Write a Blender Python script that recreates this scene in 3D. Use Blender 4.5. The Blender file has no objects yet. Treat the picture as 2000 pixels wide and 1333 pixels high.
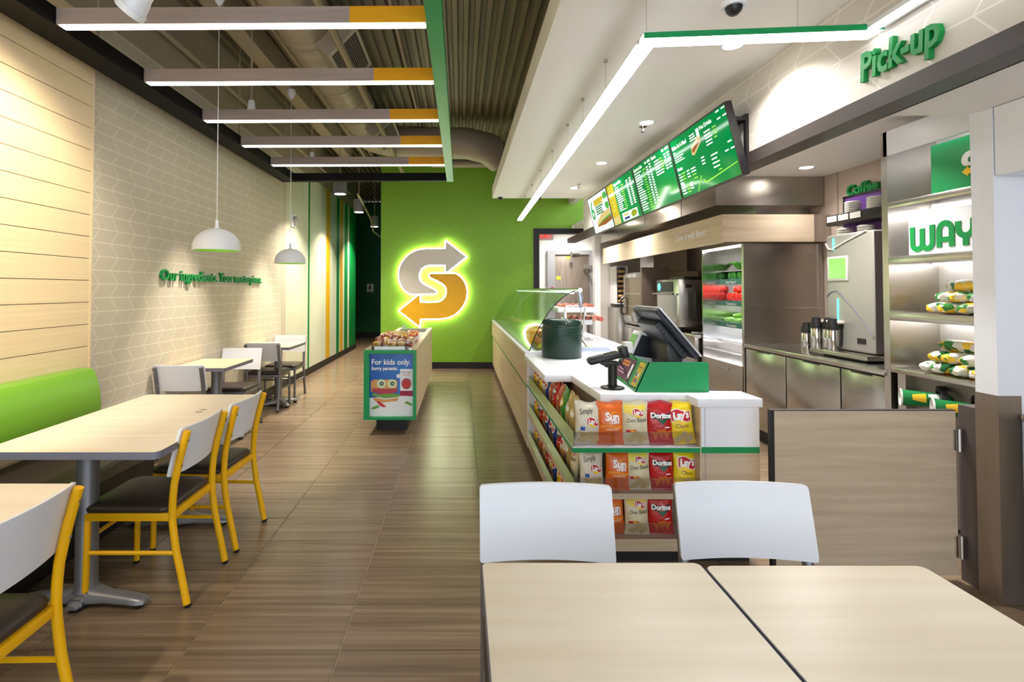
import bpy, bmesh, math, random
from mathutils import Vector, Matrix

SC = bpy.context.scene
COL = SC.collection
RND = random.Random(11)
PI = math.pi

# ------------------------------------------------------------------ camera
cam_d = bpy.data.cameras.new('camera')
cam = bpy.data.objects.new('camera', cam_d)
COL.objects.link(cam)
cam.location = (0, 0, 1.43)
cam.rotation_euler = (PI / 2 + 0.023, 0, 0)
cam_d.sensor_width = 36
cam_d.lens = 1040 * 36 / 2000
cam_d.shift_x = (1000 - 900) / 2000
cam_d.shift_y = -(666.5 - (566 - 1040 * math.tan(0.023))) / 2000
cam_d.clip_start = 0.05
cam_d.clip_end = 100
SC.camera = cam

# ------------------------------------------------------------------ world (daylight behind the shop front)
W = bpy.data.worlds.new('daylight')
SC.world = W
W.use_nodes = True
bgn = W.node_tree.nodes['Background']
bgn.inputs[0].default_value = (0.86, 0.93, 1.0, 1)
bgn.inputs[1].default_value = 3.0

SC.view_settings.view_transform = 'Standard'
SC.view_settings.look = 'None'
SC.view_settings.gamma = 1
SC.view_settings.use_curve_mapping = False
SC.view_settings.exposure = 0.35

# lamp powers (used in the builders of the lamps below)
P_BEAM = 6.5      # emission of the ceiling beam strips
P_BAR = 4.5       # emission of the white counter light bar
P_DOWN = 15.0      # recessed downlights over the counter
P_KITCHEN = 18.0
P_SPOT = 200.0      # track heads
P_CYL = 44.0       # hall cylinder lights
P_HALO = 14.0       # logo halo
P_SHELF = 8.0      # shelf led strips

# ------------------------------------------------------------------ helpers
def lin(c):
    return tuple((v / 255 / 12.92) if v / 255 <= 0.04045 else ((v / 255 + 0.055) / 1.055) ** 2.4 for v in c)

def rgba(c):
    return (*lin(c), 1)

class MB:
    def __init__(s):
        s.v = []; s.f = []; s.m = []; s.mi = 0
    def add(s, vs, fs, M=None):
        b = len(s.v)
        for p in vs:
            p = Vector(p)
            s.v.append(tuple(M @ p) if M is not None else tuple(p))
        for f in fs:
            s.f.append([b + i for i in f]); s.m.append(s.mi)
        return s
    def box(s, x0, x1, y0, y1, z0, z1, M=None):
        vs = [(x0,y0,z0),(x1,y0,z0),(x1,y1,z0),(x0,y1,z0),(x0,y0,z1),(x1,y0,z1),(x1,y1,z1),(x0,y1,z1)]
        return s.add(vs, [(0,3,2,1),(4,5,6,7),(0,1,5,4),(1,2,6,5),(2,3,7,6),(3,0,4,7)], M)
    def prism(s, pts, a, b, axis='z', M=None):
        n = len(pts)
        def mk(p, t):
            return {'z': (p[0], p[1], t), 'y': (p[0], t, p[1]), 'x': (t, p[0], p[1])}[axis]
        vs = [mk(p, a) for p in pts] + [mk(p, b) for p in pts]
        area = sum(pts[i][0]*pts[(i+1)%n][1]-pts[(i+1)%n][0]*pts[i][1] for i in range(n))
        flip = (area < 0) != (axis == 'y')
        if b < a: flip = not flip
        fs = [list(range(n))[::-1], list(range(n, 2*n))] + [(i, (i+1)%n, n+(i+1)%n, n+i) for i in range(n)]
        if flip: fs = [list(f)[::-1] for f in fs]
        return s.add(vs, fs, M)
    def tube(s, path, r, n=10, M=None, sq=False):
        P = [Vector(p) for p in path]
        k = len(P)
        rr = r if isinstance(r, (list, tuple)) else [r]*k
        T = []
        for i in range(k):
            t = (P[min(i+1,k-1)] - P[max(i-1,0)])
            T.append(t.normalized())
        up = Vector((0,0,1)) if abs(T[0].z) < 0.9 else Vector((1,0,0))
        u = T[0].cross(up).normalized(); vs = []
        for i in range(k):
            u = (u - T[i]*u.dot(T[i])).normalized()
            w = T[i].cross(u)
            for j in range(n):
                a = 2*PI*(j+0.5)/n
                vs.append(P[i] + (u*math.cos(a) + w*math.sin(a))*rr[i])
        fs = []
        for i in range(k-1):
            for j in range(n):
                fs.append((i*n+j, i*n+(j+1)%n, (i+1)*n+(j+1)%n, (i+1)*n+j))
        fs.append(list(range(n))[::-1]); fs.append([(k-1)*n+j for j in range(n)])
        return s.add(vs, fs, M)
    def lathe(s, prof, n=24, c=(0,0,0), M=None, cap=True):
        vs = []; fs = []; k = len(prof)
        for (r, z) in prof:
            for j in range(n):
                a = 2*PI*j/n
                vs.append((c[0]+r*math.cos(a), c[1]+r*math.sin(a), c[2]+z))
        for i in range(k-1):
            for j in range(n):
                fs.append((i*n+j, i*n+(j+1)%n, (i+1)*n+(j+1)%n, (i+1)*n+j))
        if cap and prof[0][0] > 1e-3: fs.append(list(range(n))[::-1])
        if cap and prof[-1][0] > 1e-3: fs.append([(k-1)*n+j for j in range(n)])
        return s.add(vs, fs, M)
    def grid(s, fn, nu, nv, M=None):
        vs = [fn(i/nu, j/nv) for j in range(nv+1) for i in range(nu+1)]
        fs = [(j*(nu+1)+i, j*(nu+1)+i+1, (j+1)*(nu+1)+i+1, (j+1)*(nu+1)+i) for j in range(nv) for i in range(nu)]
        return s.add(vs, fs, M)
    def mesh(s, name, mats, smooth=False, bevel=0, seg=2, angle=40, recalc=False):
        me = bpy.data.meshes.new(name)
        me.from_pydata(s.v, [], s.f)
        if not isinstance(mats, (list, tuple)): mats = [mats]
        for m in mats: me.materials.append(m)
        if len(mats) > 1:
            for p, i in zip(me.polygons, s.m): p.material_index = i
        if bevel or recalc:
            bm = bmesh.new(); bm.from_mesh(me)
            if recalc: bmesh.ops.recalc_face_normals(bm, faces=bm.faces)
            if bevel:
                es = [e for e in bm.edges if len(e.link_faces) == 2 and e.calc_face_angle(0) > 0.6]
                bmesh.ops.bevel(bm, geom=es, offset=bevel, segments=seg, affect='EDGES', profile=0.5, clamp_overlap=True)
            bm.to_mesh(me); bm.free()
        if smooth or bevel:
            for p in me.polygons: p.use_smooth = True
            me.set_sharp_from_angle(angle=math.radians(angle))
        me.update()
        return me
    def build(s, name, mats, parent=None, **k):
        return place(name, s.mesh(name, mats, **k), parent)

EMPTY_LOC = {}
def place(name, me, parent=None, loc=None, rot=None):
    o = bpy.data.objects.new(name, me)
    COL.objects.link(o)
    if loc is not None: o.location = loc
    if rot is not None: o.rotation_euler = rot
    if parent is not None:
        o.parent = parent
        if parent.name in EMPTY_LOC:
            o.matrix_parent_inverse = Matrix.Translation(-EMPTY_LOC[parent.name])
    return o

def tag(o, label, cat, group=None):
    o['label'] = label; o['category'] = cat
    if group: o['group'] = group
    return o

def thing(name, label, cat, loc=(0,0,0), group=None, world=True):
    """Empty at the base of a thing; world=True lets parts be given in world coordinates."""
    o = bpy.data.objects.new(name, None)
    COL.objects.link(o)
    o.empty_display_size = 0.05
    o.location = loc
    if world: EMPTY_LOC[o.name] = Vector(loc)
    return tag(o, label, cat, group)

def struct(o):
    o['kind'] = 'structure'
    return o

def stuff(o):
    o['kind'] = 'stuff'
    return o

def copy_tree(o, parent=None):
    c = o.copy()
    COL.objects.link(c)
    if parent is not None:
        c.parent = parent
    for ch in list(o.children):
        copy_tree(ch, c)
    return c

def dup(proto, loc, rz, label, group=None, rx=0, ry=0):
    c = copy_tree(proto)
    c.location = loc; c.rotation_euler = (rx, ry, rz)
    c['label'] = label
    if group: c['group'] = group
    return c

_txt = {}
def text_verts(body, size=0.1, offset=0.0, ext=0.0, shear=0.0, align='LEFT', spacing=1.0):
    """verts, faces of a text in the XY plane, facing +Z."""
    key = (body, size, offset, ext, shear, align, spacing)
    if key in _txt: return _txt[key]
    cu = bpy.data.curves.new('t', 'FONT')
    cu.body = body; cu.size = size; cu.offset = offset; cu.extrude = ext; cu.shear = shear
    cu.align_x = align; cu.space_character = spacing; cu.resolution_u = 2
    cu.fill_mode = 'BOTH' if ext else 'FRONT'
    ob = bpy.data.objects.new('t', cu)
    COL.objects.link(ob)
    dg = bpy.context.evaluated_depsgraph_get()
    me = ob.evaluated_get(dg).to_mesh()
    vs = [tuple(v.co) for v in me.vertices]
    fs = [tuple(p.vertices) for p in me.polygons]
    ob.evaluated_get(dg).to_mesh_clear()
    bpy.data.objects.remove(ob); bpy.data.curves.remove(cu)
    _txt[key] = (vs, fs)
    return vs, fs

def frame(origin, xdir, ydir):
    x = Vector(xdir).normalized(); y = Vector(ydir).normalized(); z = x.cross(y)
    M = Matrix((x, y, z)).transposed().to_4x4()
    M.translation = Vector(origin)
    return M

# ------------------------------------------------------------------ materials
def new_mat(name):
    m = bpy.data.materials.new(name); m.use_nodes = True
    nt = m.node_tree
    return m, nt, nt.nodes['Principled BSDF']

def mat(name, col, rough=0.5, metal=0.0, spec=0.5, emit=None, es=0.0, trans=0.0, ior=1.45, coat=0.0, alpha=1.0, bump=0.0, bscale=40):
    m, nt, p = new_mat(name)
    p.inputs['Base Color'].default_value = rgba(col)
    p.inputs['Roughness'].default_value = rough
    p.inputs['Metallic'].default_value = metal
    p.inputs['Specular IOR Level'].default_value = spec
    p.inputs['Transmission Weight'].default_value = trans
    p.inputs['IOR'].default_value = ior
    p.inputs['Coat Weight'].default_value = coat
    p.inputs['Alpha'].default_value = alpha
    if emit:
        p.inputs['Emission Color'].default_value = rgba(emit)
        p.inputs['Emission Strength'].default_value = es
    if bump:
        tc = nt.nodes.new('ShaderNodeTexCoord')
        n = nt.nodes.new('ShaderNodeTexNoise'); n.inputs['Scale'].default_value = bscale
        b = nt.nodes.new('ShaderNodeBump'); b.inputs['Strength'].default_value = bump; b.inputs['Distance'].default_value = 0.01
        nt.links.new(tc.outputs['Object'], n.inputs['Vector'])
        nt.links.new(n.outputs['Fac'], b.inputs['Height'])
        nt.links.new(b.outputs['Normal'], p.inputs['Normal'])
    return m

def grain(name, c1, c2, scale, rough=0.45, world=True, rnd=False, detail=4, ramp=(0.35, 0.68), metal=0.0, bump=0.0, dist=0.0, c3=None):
    """Stretched noise: wood grain, stone veins or brushed steel. scale = noise frequency per axis."""
    m, nt, p = new_mat(name)
    L = nt.links.new
    if world:
        g = nt.nodes.new('ShaderNodeNewGeometry'); src = g.outputs['Position']
    else:
        g = nt.nodes.new('ShaderNodeTexCoord'); src = g.outputs['Object']
    if rnd:
        oi = nt.nodes.new('ShaderNodeObjectInfo')
        mu = nt.nodes.new('ShaderNodeMath'); mu.operation = 'MULTIPLY'; mu.inputs[1].default_value = 37.0
        L(oi.outputs['Random'], mu.inputs[0])
        ad = nt.nodes.new('ShaderNodeVectorMath'); ad.operation = 'ADD'
        L(src, ad.inputs[0]); L(mu.outputs[0], ad.inputs[1]); src = ad.outputs[0]
    mp = nt.nodes.new('ShaderNodeMapping'); mp.inputs['Scale'].default_value = scale
    L(src, mp.inputs['Vector'])
    n = nt.nodes.new('ShaderNodeTexNoise'); n.inputs['Scale'].default_value = 1.0
    n.inputs['Detail'].default_value = detail; n.inputs['Distortion'].default_value = dist
    L(mp.outputs[0], n.inputs['Vector'])
    r = nt.nodes.new('ShaderNodeValToRGB')
    r.color_ramp.elements[0].position = ramp[0]; r.color_ramp.elements[1].position = ramp[1]
    r.color_ramp.elements[0].color = rgba(c1); r.color_ramp.elements[1].color = rgba(c2)
    if c3:
        e = r.color_ramp.elements.new((ramp[0]+ramp[1])/2); e.color = rgba(c3)
    L(n.outputs['Fac'], r.inputs[0]); L(r.outputs[0], p.inputs['Base Color'])
    p.inputs['Roughness'].default_value = rough
    p.inputs['Metallic'].default_value = metal
    if bump:
        b = nt.nodes.new('ShaderNodeBump'); b.inputs['Strength'].default_value = bump; b.inputs['Distance'].default_value = 0.002
        L(n.outputs['Fac'], b.inputs['Height']); L(b.outputs['Normal'], p.inputs['Normal'])
    return m

def chevron_mat(name, base, line, row=0.098, col=0.205, amp=0.085, thick=0.0045):
    """Printed parallelogram wallpaper on a wall in the YZ plane."""
    m, nt, p = new_mat(name)
    L = nt.links.new
    g = nt.nodes.new('ShaderNodeNewGeometry')
    s = nt.nodes.new('ShaderNodeSeparateXYZ'); L(g.outputs['Position'], s.inputs[0])
    def M(op, a, b=None):
        q = nt.nodes.new('ShaderNodeMath'); q.operation = op
        for i, v in enumerate((a, b)):
            if v is None: continue
            if isinstance(v, (int, float)): q.inputs[i].default_value = v
            else: L(v, q.inputs[i])
        return q.outputs[0]
    y = s.outputs['Y']; z = s.outputs['Z']
    dz = M('ABSOLUTE', M('SUBTRACT', M('FRACT', M('DIVIDE', z, row)), 0.5))
    hl = M('GREATER_THAN', dz, 0.5 - thick/row)
    zig = M('MULTIPLY', M('PINGPONG', z, row), amp/row)
    dy = M('ABSOLUTE', M('SUBTRACT', M('FRACT', M('DIVIDE', M('SUBTRACT', y, zig), col)), 0.5))
    vl = M('GREATER_THAN', dy, 0.5 - 1.2*thick/col)
    fac = M('MAXIMUM', hl, vl)
    mx = nt.nodes.new('ShaderNodeMix'); mx.data_type = 'RGBA'
    L(fac, mx.inputs[0]); mx.inputs[6].default_value = rgba(base); mx.inputs[7].default_value = rgba(line)
    L(mx.outputs[2], p.inputs['Base Color'])
    p.inputs['Roughness'].default_value = 0.65
    return m

def diag_mat(name, c, cl, pitch=0.17):
    m, nt, p = new_mat(name)
    L = nt.links.new
    g = nt.nodes.new('ShaderNodeNewGeometry')
    s = nt.nodes.new('ShaderNodeSeparateXYZ'); L(g.outputs['Position'], s.inputs[0])
    def M(op, a, b=None):
        q = nt.nodes.new('ShaderNodeMath'); q.operation = op
        for i, v in enumerate((a, b)):
            if v is None: continue
            if isinstance(v, (int, float)): q.inputs[i].default_value = v
            else: L(v, q.inputs[i])
        return q.outputs[0]
    d = M('SUBTRACT', M('MULTIPLY', s.outputs['X'], 0.62), s.outputs['Z'])
    f = M('GREATER_THAN', M('ABSOLUTE', M('SUBTRACT', M('FRACT', M('DIVIDE', d, pitch)), 0.5)), 0.47)
    mx = nt.nodes.new('ShaderNodeMix'); mx.data_type = 'RGBA'
    L(f, mx.inputs[0]); mx.inputs[6].default_value = rgba(c); mx.inputs[7].default_value = rgba(cl)
    L(mx.outputs[2], p.inputs['Base Color'])
    p.inputs['Roughness'].default_value = 0.5
    return m

def spots_mat(name, cols, scale=9, rough=0.45):
    """Patchy printed paper: voronoi cells in a few colours."""
    m, nt, p = new_mat(name)
    L = nt.links.new
    tc = nt.nodes.new('ShaderNodeTexCoord')
    oi = nt.nodes.new('ShaderNodeObjectInfo')
    ad = nt.nodes.new('ShaderNodeVectorMath'); ad.operation = 'ADD'
    L(tc.outputs['Object'], ad.inputs[0]); L(oi.outputs['Random'], ad.inputs[1])
    v = nt.nodes.new('ShaderNodeTexVoronoi'); v.inputs['Scale'].default_value = scale
    L(ad.outputs[0], v.inputs['Vector'])
    r = nt.nodes.new('ShaderNodeValToRGB'); r.color_ramp.interpolation = 'CONSTANT'
    e = r.color_ramp.elements
    n = len(cols)
    while len(e) < n: e.new(0.5)
    for i, c in enumerate(cols):
        e[i].position = i/n; e[i].color = rgba(c)
    s = nt.nodes.new('ShaderNodeSeparateColor'); L(v.outputs['Color'], s.inputs[0])
    L(s.outputs[0], r.inputs[0]); L(r.outputs[0], p.inputs['Base Color'])
    p.inputs['Roughness'].default_value = rough
    return m

M_TILE = grain('floor_tile', (101, 84, 67), (144, 124, 102), (0.9, 34, 1), rough=0.26, rnd=True, detail=5, ramp=(0.28, 0.74), dist=0.6, c3=(122, 103, 84))
M_TILEFAR = grain('floor_tile_field', (101, 84, 67), (144, 124, 102), (0.9, 34, 1), rough=0.26, detail=5, ramp=(0.28, 0.74), dist=0.6, c3=(122, 103, 84))
M_GROUT = mat('grout', (168, 152, 132), 0.8)
M_PLANK = grain('maple_plank', (222, 198, 156), (233, 211, 170), (6, 1.0, 110), rough=0.5, rnd=True, ramp=(0.25, 0.75))
M_PLANKGAP = mat('plank_gap', (120, 92, 60), 0.8)
M_TABLE = grain('table_laminate', (233, 218, 195), (242, 231, 211), (1.4, 22, 1), rough=0.33, ramp=(0.3, 0.7))
M_TABLE2 = grain('table_laminate_tan', (206, 184, 146), (220, 200, 164), (1.4, 22, 1), rough=0.4, ramp=(0.3, 0.7))
M_TEDGE = mat('table_edge', (118, 118, 132), 0.45)
M_ASHX = grain('ash_panel_x', (178, 158, 134), (205, 187, 163), (1.6, 6, 26), rough=0.45, ramp=(0.25, 0.75))
M_ASHY = grain('ash_panel_y', (190, 170, 140), (212, 193, 163), (6, 1.2, 24), rough=0.45, ramp=(0.25, 0.75))
M_CHEV = chevron_mat('chevron_paper', (200, 190, 172), (219, 211, 193))
M_CHEVR = chevron_mat('chevron_paper_light', (204, 198, 189), (226, 221, 212), row=0.13, col=0.27, amp=0.11)
M_GREENWALL = diag_mat('lime_wall', (124, 170, 40), (112, 157, 35))
M_DKGREEN = mat('hall_green', (4, 92, 48), 0.55)
M_STRIPEWALL = grain('striped_wall_paint', (203, 203, 180), (209, 209, 188), (2, 2, 2), rough=0.6)
M_BASE = mat('black_base', (28, 25, 24), 0.5)
M_BLACK = mat('black_metal', (22, 20, 20), 0.45)
M_FRAMEK = mat('frame_black', (13, 12, 12), 0.6, spec=0.2)
M_WHITE = mat('white_paint', (236, 234, 231), 0.6)
M_WHITEL = mat('white_laminate', (236, 237, 243), 0.3)
M_CEIL = mat('soffit_white', (240, 238, 235), 0.7)
M_DECK = mat('deck_paint', (128, 118, 98), 0.55)
M_DUCT = grain('duct_paint', (146, 134, 118), (160, 148, 132), (1, 14, 1), rough=0.5)
M_UPWALL = mat('upper_wall', (168, 154, 134), 0.7)
M_BRAND = mat('green_laminate', (0, 140, 78), 0.35)
M_LETTER = mat('green_letter', (0, 132, 62), 0.4)
M_BENCH = mat('lime_vinyl', (128, 184, 52), 0.38)
M_VINYL = mat('brown_vinyl', (58, 47, 42), 0.4)
M_CHW = mat('chair_white', (226, 227, 233), 0.3)
M_YEL = mat('yellow_frame', (238, 178, 8), 0.35)
M_GREYM = mat('grey_frame', (132, 132, 138), 0.35, metal=0.6)
M_CAST = mat('cast_base', (138, 138, 142), 0.38, metal=0.5)
M_RUBBER = mat('rubber', (18, 18, 18), 0.7)
M_STEEL = grain('brushed_steel', (176, 172, 166), (184, 180, 174), (3, 3, 90), rough=0.22, metal=1.0, ramp=(0.2, 0.8))
M_STEELX = grain('brushed_steel_x', (176, 170, 164), (184, 178, 172), (0.6, 0.6, 60), rough=0.3, metal=1.0, ramp=(0.2, 0.8))
M_STEELD = mat('satin_steel', (190, 185, 178), 0.27, metal=1.0)
M_CHROME = mat('chrome', (205, 203, 200), 0.15, metal=1.0)
M_GLASS = mat('glass', (244, 255, 246), 0.02, trans=1.0, ior=1.2)
M_GLASSG = mat('guard_glass', (226, 250, 228), 0.02, trans=1.0, ior=1.35)
M_ACRYL = mat('acrylic', (232, 230, 234), 0.02, trans=1.0, ior=1.3)
M_BLKPL = mat('black_plastic', (26, 25, 26), 0.38)
M_NAVY = mat('dark_navy_plastic', (34, 36, 48), 0.4)
M_DOME = mat('bottle_green_plastic', (24, 50, 42), 0.28)
M_GREYP = mat('grey_plastic', (168, 166, 158), 0.35, metal=0.3)
M_LED = mat('led_strip', (255, 255, 255), 0.5, emit=(255, 250, 240), es=P_BEAM)
M_BARLED = mat('bar_lens', (255, 255, 255), 0.5, emit=(250, 250, 255), es=P_BAR)
M_DISC = mat('lamp_disc', (255, 255, 255), 0.5, emit=(255, 248, 236), es=8)
M_HALO = mat('halo_lens', (255, 255, 255), 0.5, emit=(255, 255, 250), es=P_HALO)
M_SHELFLED = mat('shelf_led', (255, 255, 255), 0.5, emit=(252, 252, 255), es=P_SHELF)
M_PINKGREY = grain('beam_wood_grey', (150, 136, 130), (164, 149, 143), (2, 20, 20), rough=0.5)
M_BEAMY = mat('beam_yellow', (222, 158, 8), 0.45)
M_LOGOG = mat('logo_grey', (228, 222, 216), 0.45)
M_LOGOY = mat('logo_yellow', (250, 188, 12), 0.45)
M_TXTW = mat('white_print', (244, 244, 244), 0.5)
M_TXTK = mat('dark_print', (30, 28, 26), 0.5)
M_RED = mat('red_print', (196, 22, 28), 0.4)
# ================================================================== STRUCTURE
XL = -2.567          # left wall
YB = 9.68            # green back wall
ZD = 4.05            # metal deck

# ---- floor: slab, single tiles near the camera, tile field beyond
floor = struct(MB().box(-4.6, 3.8, -2.3, 16.2, -0.15, -0.004).build('floor', M_GROUT))
tile_cache = {}
def tile(x0, x1, y0, y1):
    w = round(x1-x0, 3); d = round(y1-y0, 3)
    if (w, d) not in tile_cache:
        g = 0.0018
        b = 0.0012
        mb = MB()
        a0, a1, c0, c1 = -w/2+g, w/2-g, -d/2+g, d/2-g
        vs = [(a0,c0,-0.004),(a1,c0,-0.004),(a1,c1,-0.004),(a0,c1,-0.004),
              (a0+b,c0+b,0),(a1-b,c0+b,0),(a1-b,c1-b,0),(a0+b,c1-b,0)]
        mb.add(vs, [(4,5,6,7),(0,1,5,4),(1,2,6,5),(2,3,7,6),(3,0,4,7)])
        tile_cache[(w, d)] = mb.mesh('tile', M_TILE)
    place('tile', tile_cache[(w, d)], floor, loc=((x0+x1)/2, (y0+y1)/2, 0))
xs = [XL] + [0.13-0.61*k for k in range(3, -1, -1)] + [0.74]
row0 = 0.62
for i in range(len(xs)-1):
    for j in range(30):
        y0 = row0 + 0.305*j; y1 = y0 + 0.305
        if y1 > YB: y1 = YB
        if y0 >= YB-0.02: continue
        tile(xs[i], xs[i+1], y0, y1)
for i in range(3):
    for j in range(8):
        tile(0.74+0.61*i, 1.35+0.61*i, row0+0.305*j, row0+0.305*(j+1))
fld = MB()
fld.box(-4.6, -1.3, YB, 16.2, -0.004, 0).box(0.74, 3.7, 3.06, 12.0, -0.004, 0).box(2.57, 3.7, -2.3, 3.06, -0.004, 0).box(XL, 2.57, -2.3, row0, -0.004, 0)
fo = fld.build('tile_field', M_TILEFAR, floor); fo['kind'] = 'stuff'

# ---- left wall
wall_left = struct(MB().box(XL-0.12, XL, -2.3, 3.66, 0, ZD).box(XL-0.12, XL, 3.66, 7.6, 0, 3.35).box(XL-0.12, XL, 3.66, 12.97, 3.35, ZD)
                   .box(XL-0.12, XL, 7.6, 12.97, 0, 3.35).box(-4.6, XL-0.12, 12.85, 12.97, 0, ZD).build('wall_left', M_UPWALL))
MB().box(XL, XL+0.004, 3.66, 7.56, 0.10, 3.35).build('wallpaper', M_CHEV, wall_left)
MB().box(XL, XL+0.003, 7.56, 12.97, 0.10, 3.35).build('paint_field', M_STRIPEWALL, wall_left)
M_STR_GR = mat('stripe_green', (0, 122, 58), 0.5); M_STR_Y = mat('stripe_yellow', (214, 164, 30), 0.5)
M_STR_TAUPE = mat('stripe_taupe', (196, 184, 168), 0.55); M_STR_C = mat('stripe_cream', (214, 208, 178), 0.5)
for (y0, y1, m) in ((7.60, 7.80, M_STR_TAUPE), (8.93, 9.02, M_STR_GR), (10.12, 10.42, M_STR_Y), (10.98, 11.22, M_STR_GR),
                    (11.30, 11.55, M_STR_Y), (11.72, 12.05, M_STR_GR), (12.22, 12.97, M_STR_GR)):
    MB().box(XL+0.003, XL+0.005, y0, y1, 0.10, 3.35).build('stripe', m, wall_left)
# plank cladding
MB().box(XL, XL+0.035, -2.3, 3.61, 0.0, 3.2).build('cladding_backing', M_PLANKGAP, wall_left)
pk = None
for k in range(-10, 12):
    z0 = 1.493 + 0.148*k; z1 = z0 + 0.148
    if z0 < 0: z0 = 0.0
    g = 0.0022
    MB().box(XL+0.035, XL+0.05, -2.3, 3.61, z0+g, z1-g).build('plank', M_PLANK, wall_left)
MB().box(XL, XL+0.052, 3.61, 3.63, 0, 3.3).build('edge_trim', M_PLANK, wall_left)
baseboard_left = struct(MB().box(XL, XL+0.018, 3.63, 12.97, 0, 0.115).box(XL-0.14, XL+0.018, 12.97, 12.99, 0, 0.115).build('baseboard_left', M_BASE))

# ---- back wall (lime green) with the doorway
wall_back = struct(MB().box(-1.454, 1.325, YB, YB+0.12, 0, ZD).box(1.325, 2.03, YB, YB+0.12, 2.54, ZD).box(2.03, 3.7, YB, YB+0.12, 2.62, ZD)
                   .build('wall_back', M_GREENWALL))
M_GREYWALL = grain('grey_wall_panel', (186, 178, 172), (194, 186, 180), (2, 2, 2), rough=0.4)
wall_kb = struct(MB().box(2.50, 3.7, YB-0.02, YB+0.12, 0, 2.62).build('wall_kitchen_back', M_GREYWALL))
baseboard_back = struct(MB().box(-1.454, 0.62, YB-0.018, YB, 0, 0.115).build('baseboard_back', M_BASE))
door_1 = struct(MB().box(1.325, 1.427, YB-0.03, YB+0.13, 0, 2.54).box(1.427, 2.53, YB-0.03, YB+0.13, 2.446, 2.54).build('door_1', M_BLACK))
MB().box(2.43, 2.53, YB-0.035, YB+0.13, 0, 2.446).build('jamb', M_WHITE, door_1)
# room behind the doorway
wall_store = struct(MB().box(0.9, 3.7, 11.3, 11.4, 0, 3.0).box(0.9, 1.0, 9.8, 11.3, 0, 3.0).box(3.6, 3.7, 9.8, 11.3, 0, 3.0).build('wall_store', M_WHITE))
struct(MB().box(0.9, 3.7, 9.8, 11.4, 2.9, 3.0).build('ceiling_store', M_WHITE))
M_DOORST = grain('cooler_door_steel', (160, 148, 138), (178, 166, 155), (30, 3, 3), rough=0.35, metal=0.8)
door_2 = struct(MB().box(1.99, 2.72, 11.25, 11.3, 0.02, 2.17).build('door_2', M_DOORST, bevel=0.006))
MB().box(1.83, 1.99, 11.22, 11.3, 0, 2.26).box(2.72, 2.8, 11.22, 11.3, 0, 2.26).box(1.985, 2.725, 11.22, 11.3, 2.17, 2.26).build('door_frame', mat('cooler_frame', (176, 176, 180), 0.4, metal=0.4), door_2)
MB().box(2.30, 2.34, 11.17, 11.25, 2.0, 2.22).box(2.30, 2.5, 11.2, 11.23, 2.17, 2.2).build('door_closer', M_CHROME, door_2)
MB().box(2.58, 2.78, 11.18, 11.25, 1.86, 1.94).tube([(2.64, 11.17, 1.88), (2.7, 11.12, 1.7)], 0.02).build('latch', M_CHROME, door_2)
M_STICK = mat('yellow_sticker', (226, 214, 60), 0.5)
MB().box(2.23, 2.31, 11.245, 11.25, 2.08, 2.13).build('sticker', M_STICK, door_2)
MB().box(2.02, 2.11, 11.245, 11.25, 1.64, 1.71).build('sticker', M_STICK, door_2)
MB().box(1.90, 1.95, 11.2, 11.22, 1.40, 1.48).build('push_switch', M_RED, door_2)
MB().box(1.985, 2.045, 11.19, 11.25, 1.0, 1.2).build('handle', M_BLKPL, door_2)

# ---- hall at the left of the green wall
wall_hall = struct(MB().box(-4.6, 1.0, 15.9, 16.0, 0, ZD).box(-1.454, -1.334, YB+0.12, 15.9, 0, ZD).box(-4.7, -4.6, 12.9, 16, 0, ZD).build('wall_hall', M_DKGREEN))
baseboard_hall = struct(MB().box(-4.6, -1.46, 15.88, 15.9, 0, 0.16).box(-1.474, -1.454, YB, 15.88, 0, 0.16).build('baseboard_hall', M_BASE))
MB().box(-1.458, -1.453, YB, 15.9, 0.16, ZD).build('paint_field', M_DKGREEN, wall_hall)

# ---- deck ceiling
dk = MB(); pitch = 0.11
prof = []
x = -4.7
while x < 2.3:
    prof += [(x, 0.0), (x+pitch*0.40, 0.0), (x+pitch*0.52, 0.055), (x+pitch*0.88, 0.055)]
    x += pitch
n = len(prof)
vs = [(a, -2.3, ZD+b) for a, b in prof] + [(a, 16.2, ZD+b) for a, b in prof]
dk.add(vs, [(i, n+i, n+i+1, i+1) for i in range(n-1)])
ceiling = struct(dk.build('ceiling', M_DECK, smooth=False))
MB().box(-4.7, 3.8, -2.3, 16.2, ZD+0.07, ZD+0.1).build('roof_slab', M_DECK, ceiling)
# steel beams under the deck
for (x0, x1, z0) in ((-2.15, -1.98, 3.80), (-0.62, -0.60, 3.9)):
    MB().box(x0, x1, -2.3, 9.66, z0, ZD).build('joist', M_UPWALL, ceiling)
MB().tube([(-1.72, -2, 3.82), (-1.72, 9.6, 3.82)], 0.025, 8).tube([(-1.62, -2, 3.86), (-1.62, 9.6, 3.86)], 0.014, 6).tube([(-2.50, -2, 3.60), (-2.50, 12, 3.60)], 0.028, 8).build('conduit', M_UPWALL, ceiling)
MB().tube([(-1.0, -2, 3.45), (-1.0, 9.6, 3.45)], 0.032, 8).build('sprinkler_pipe', mat('pipe_paint', (150, 136, 108), 0.5), ceiling)

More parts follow.
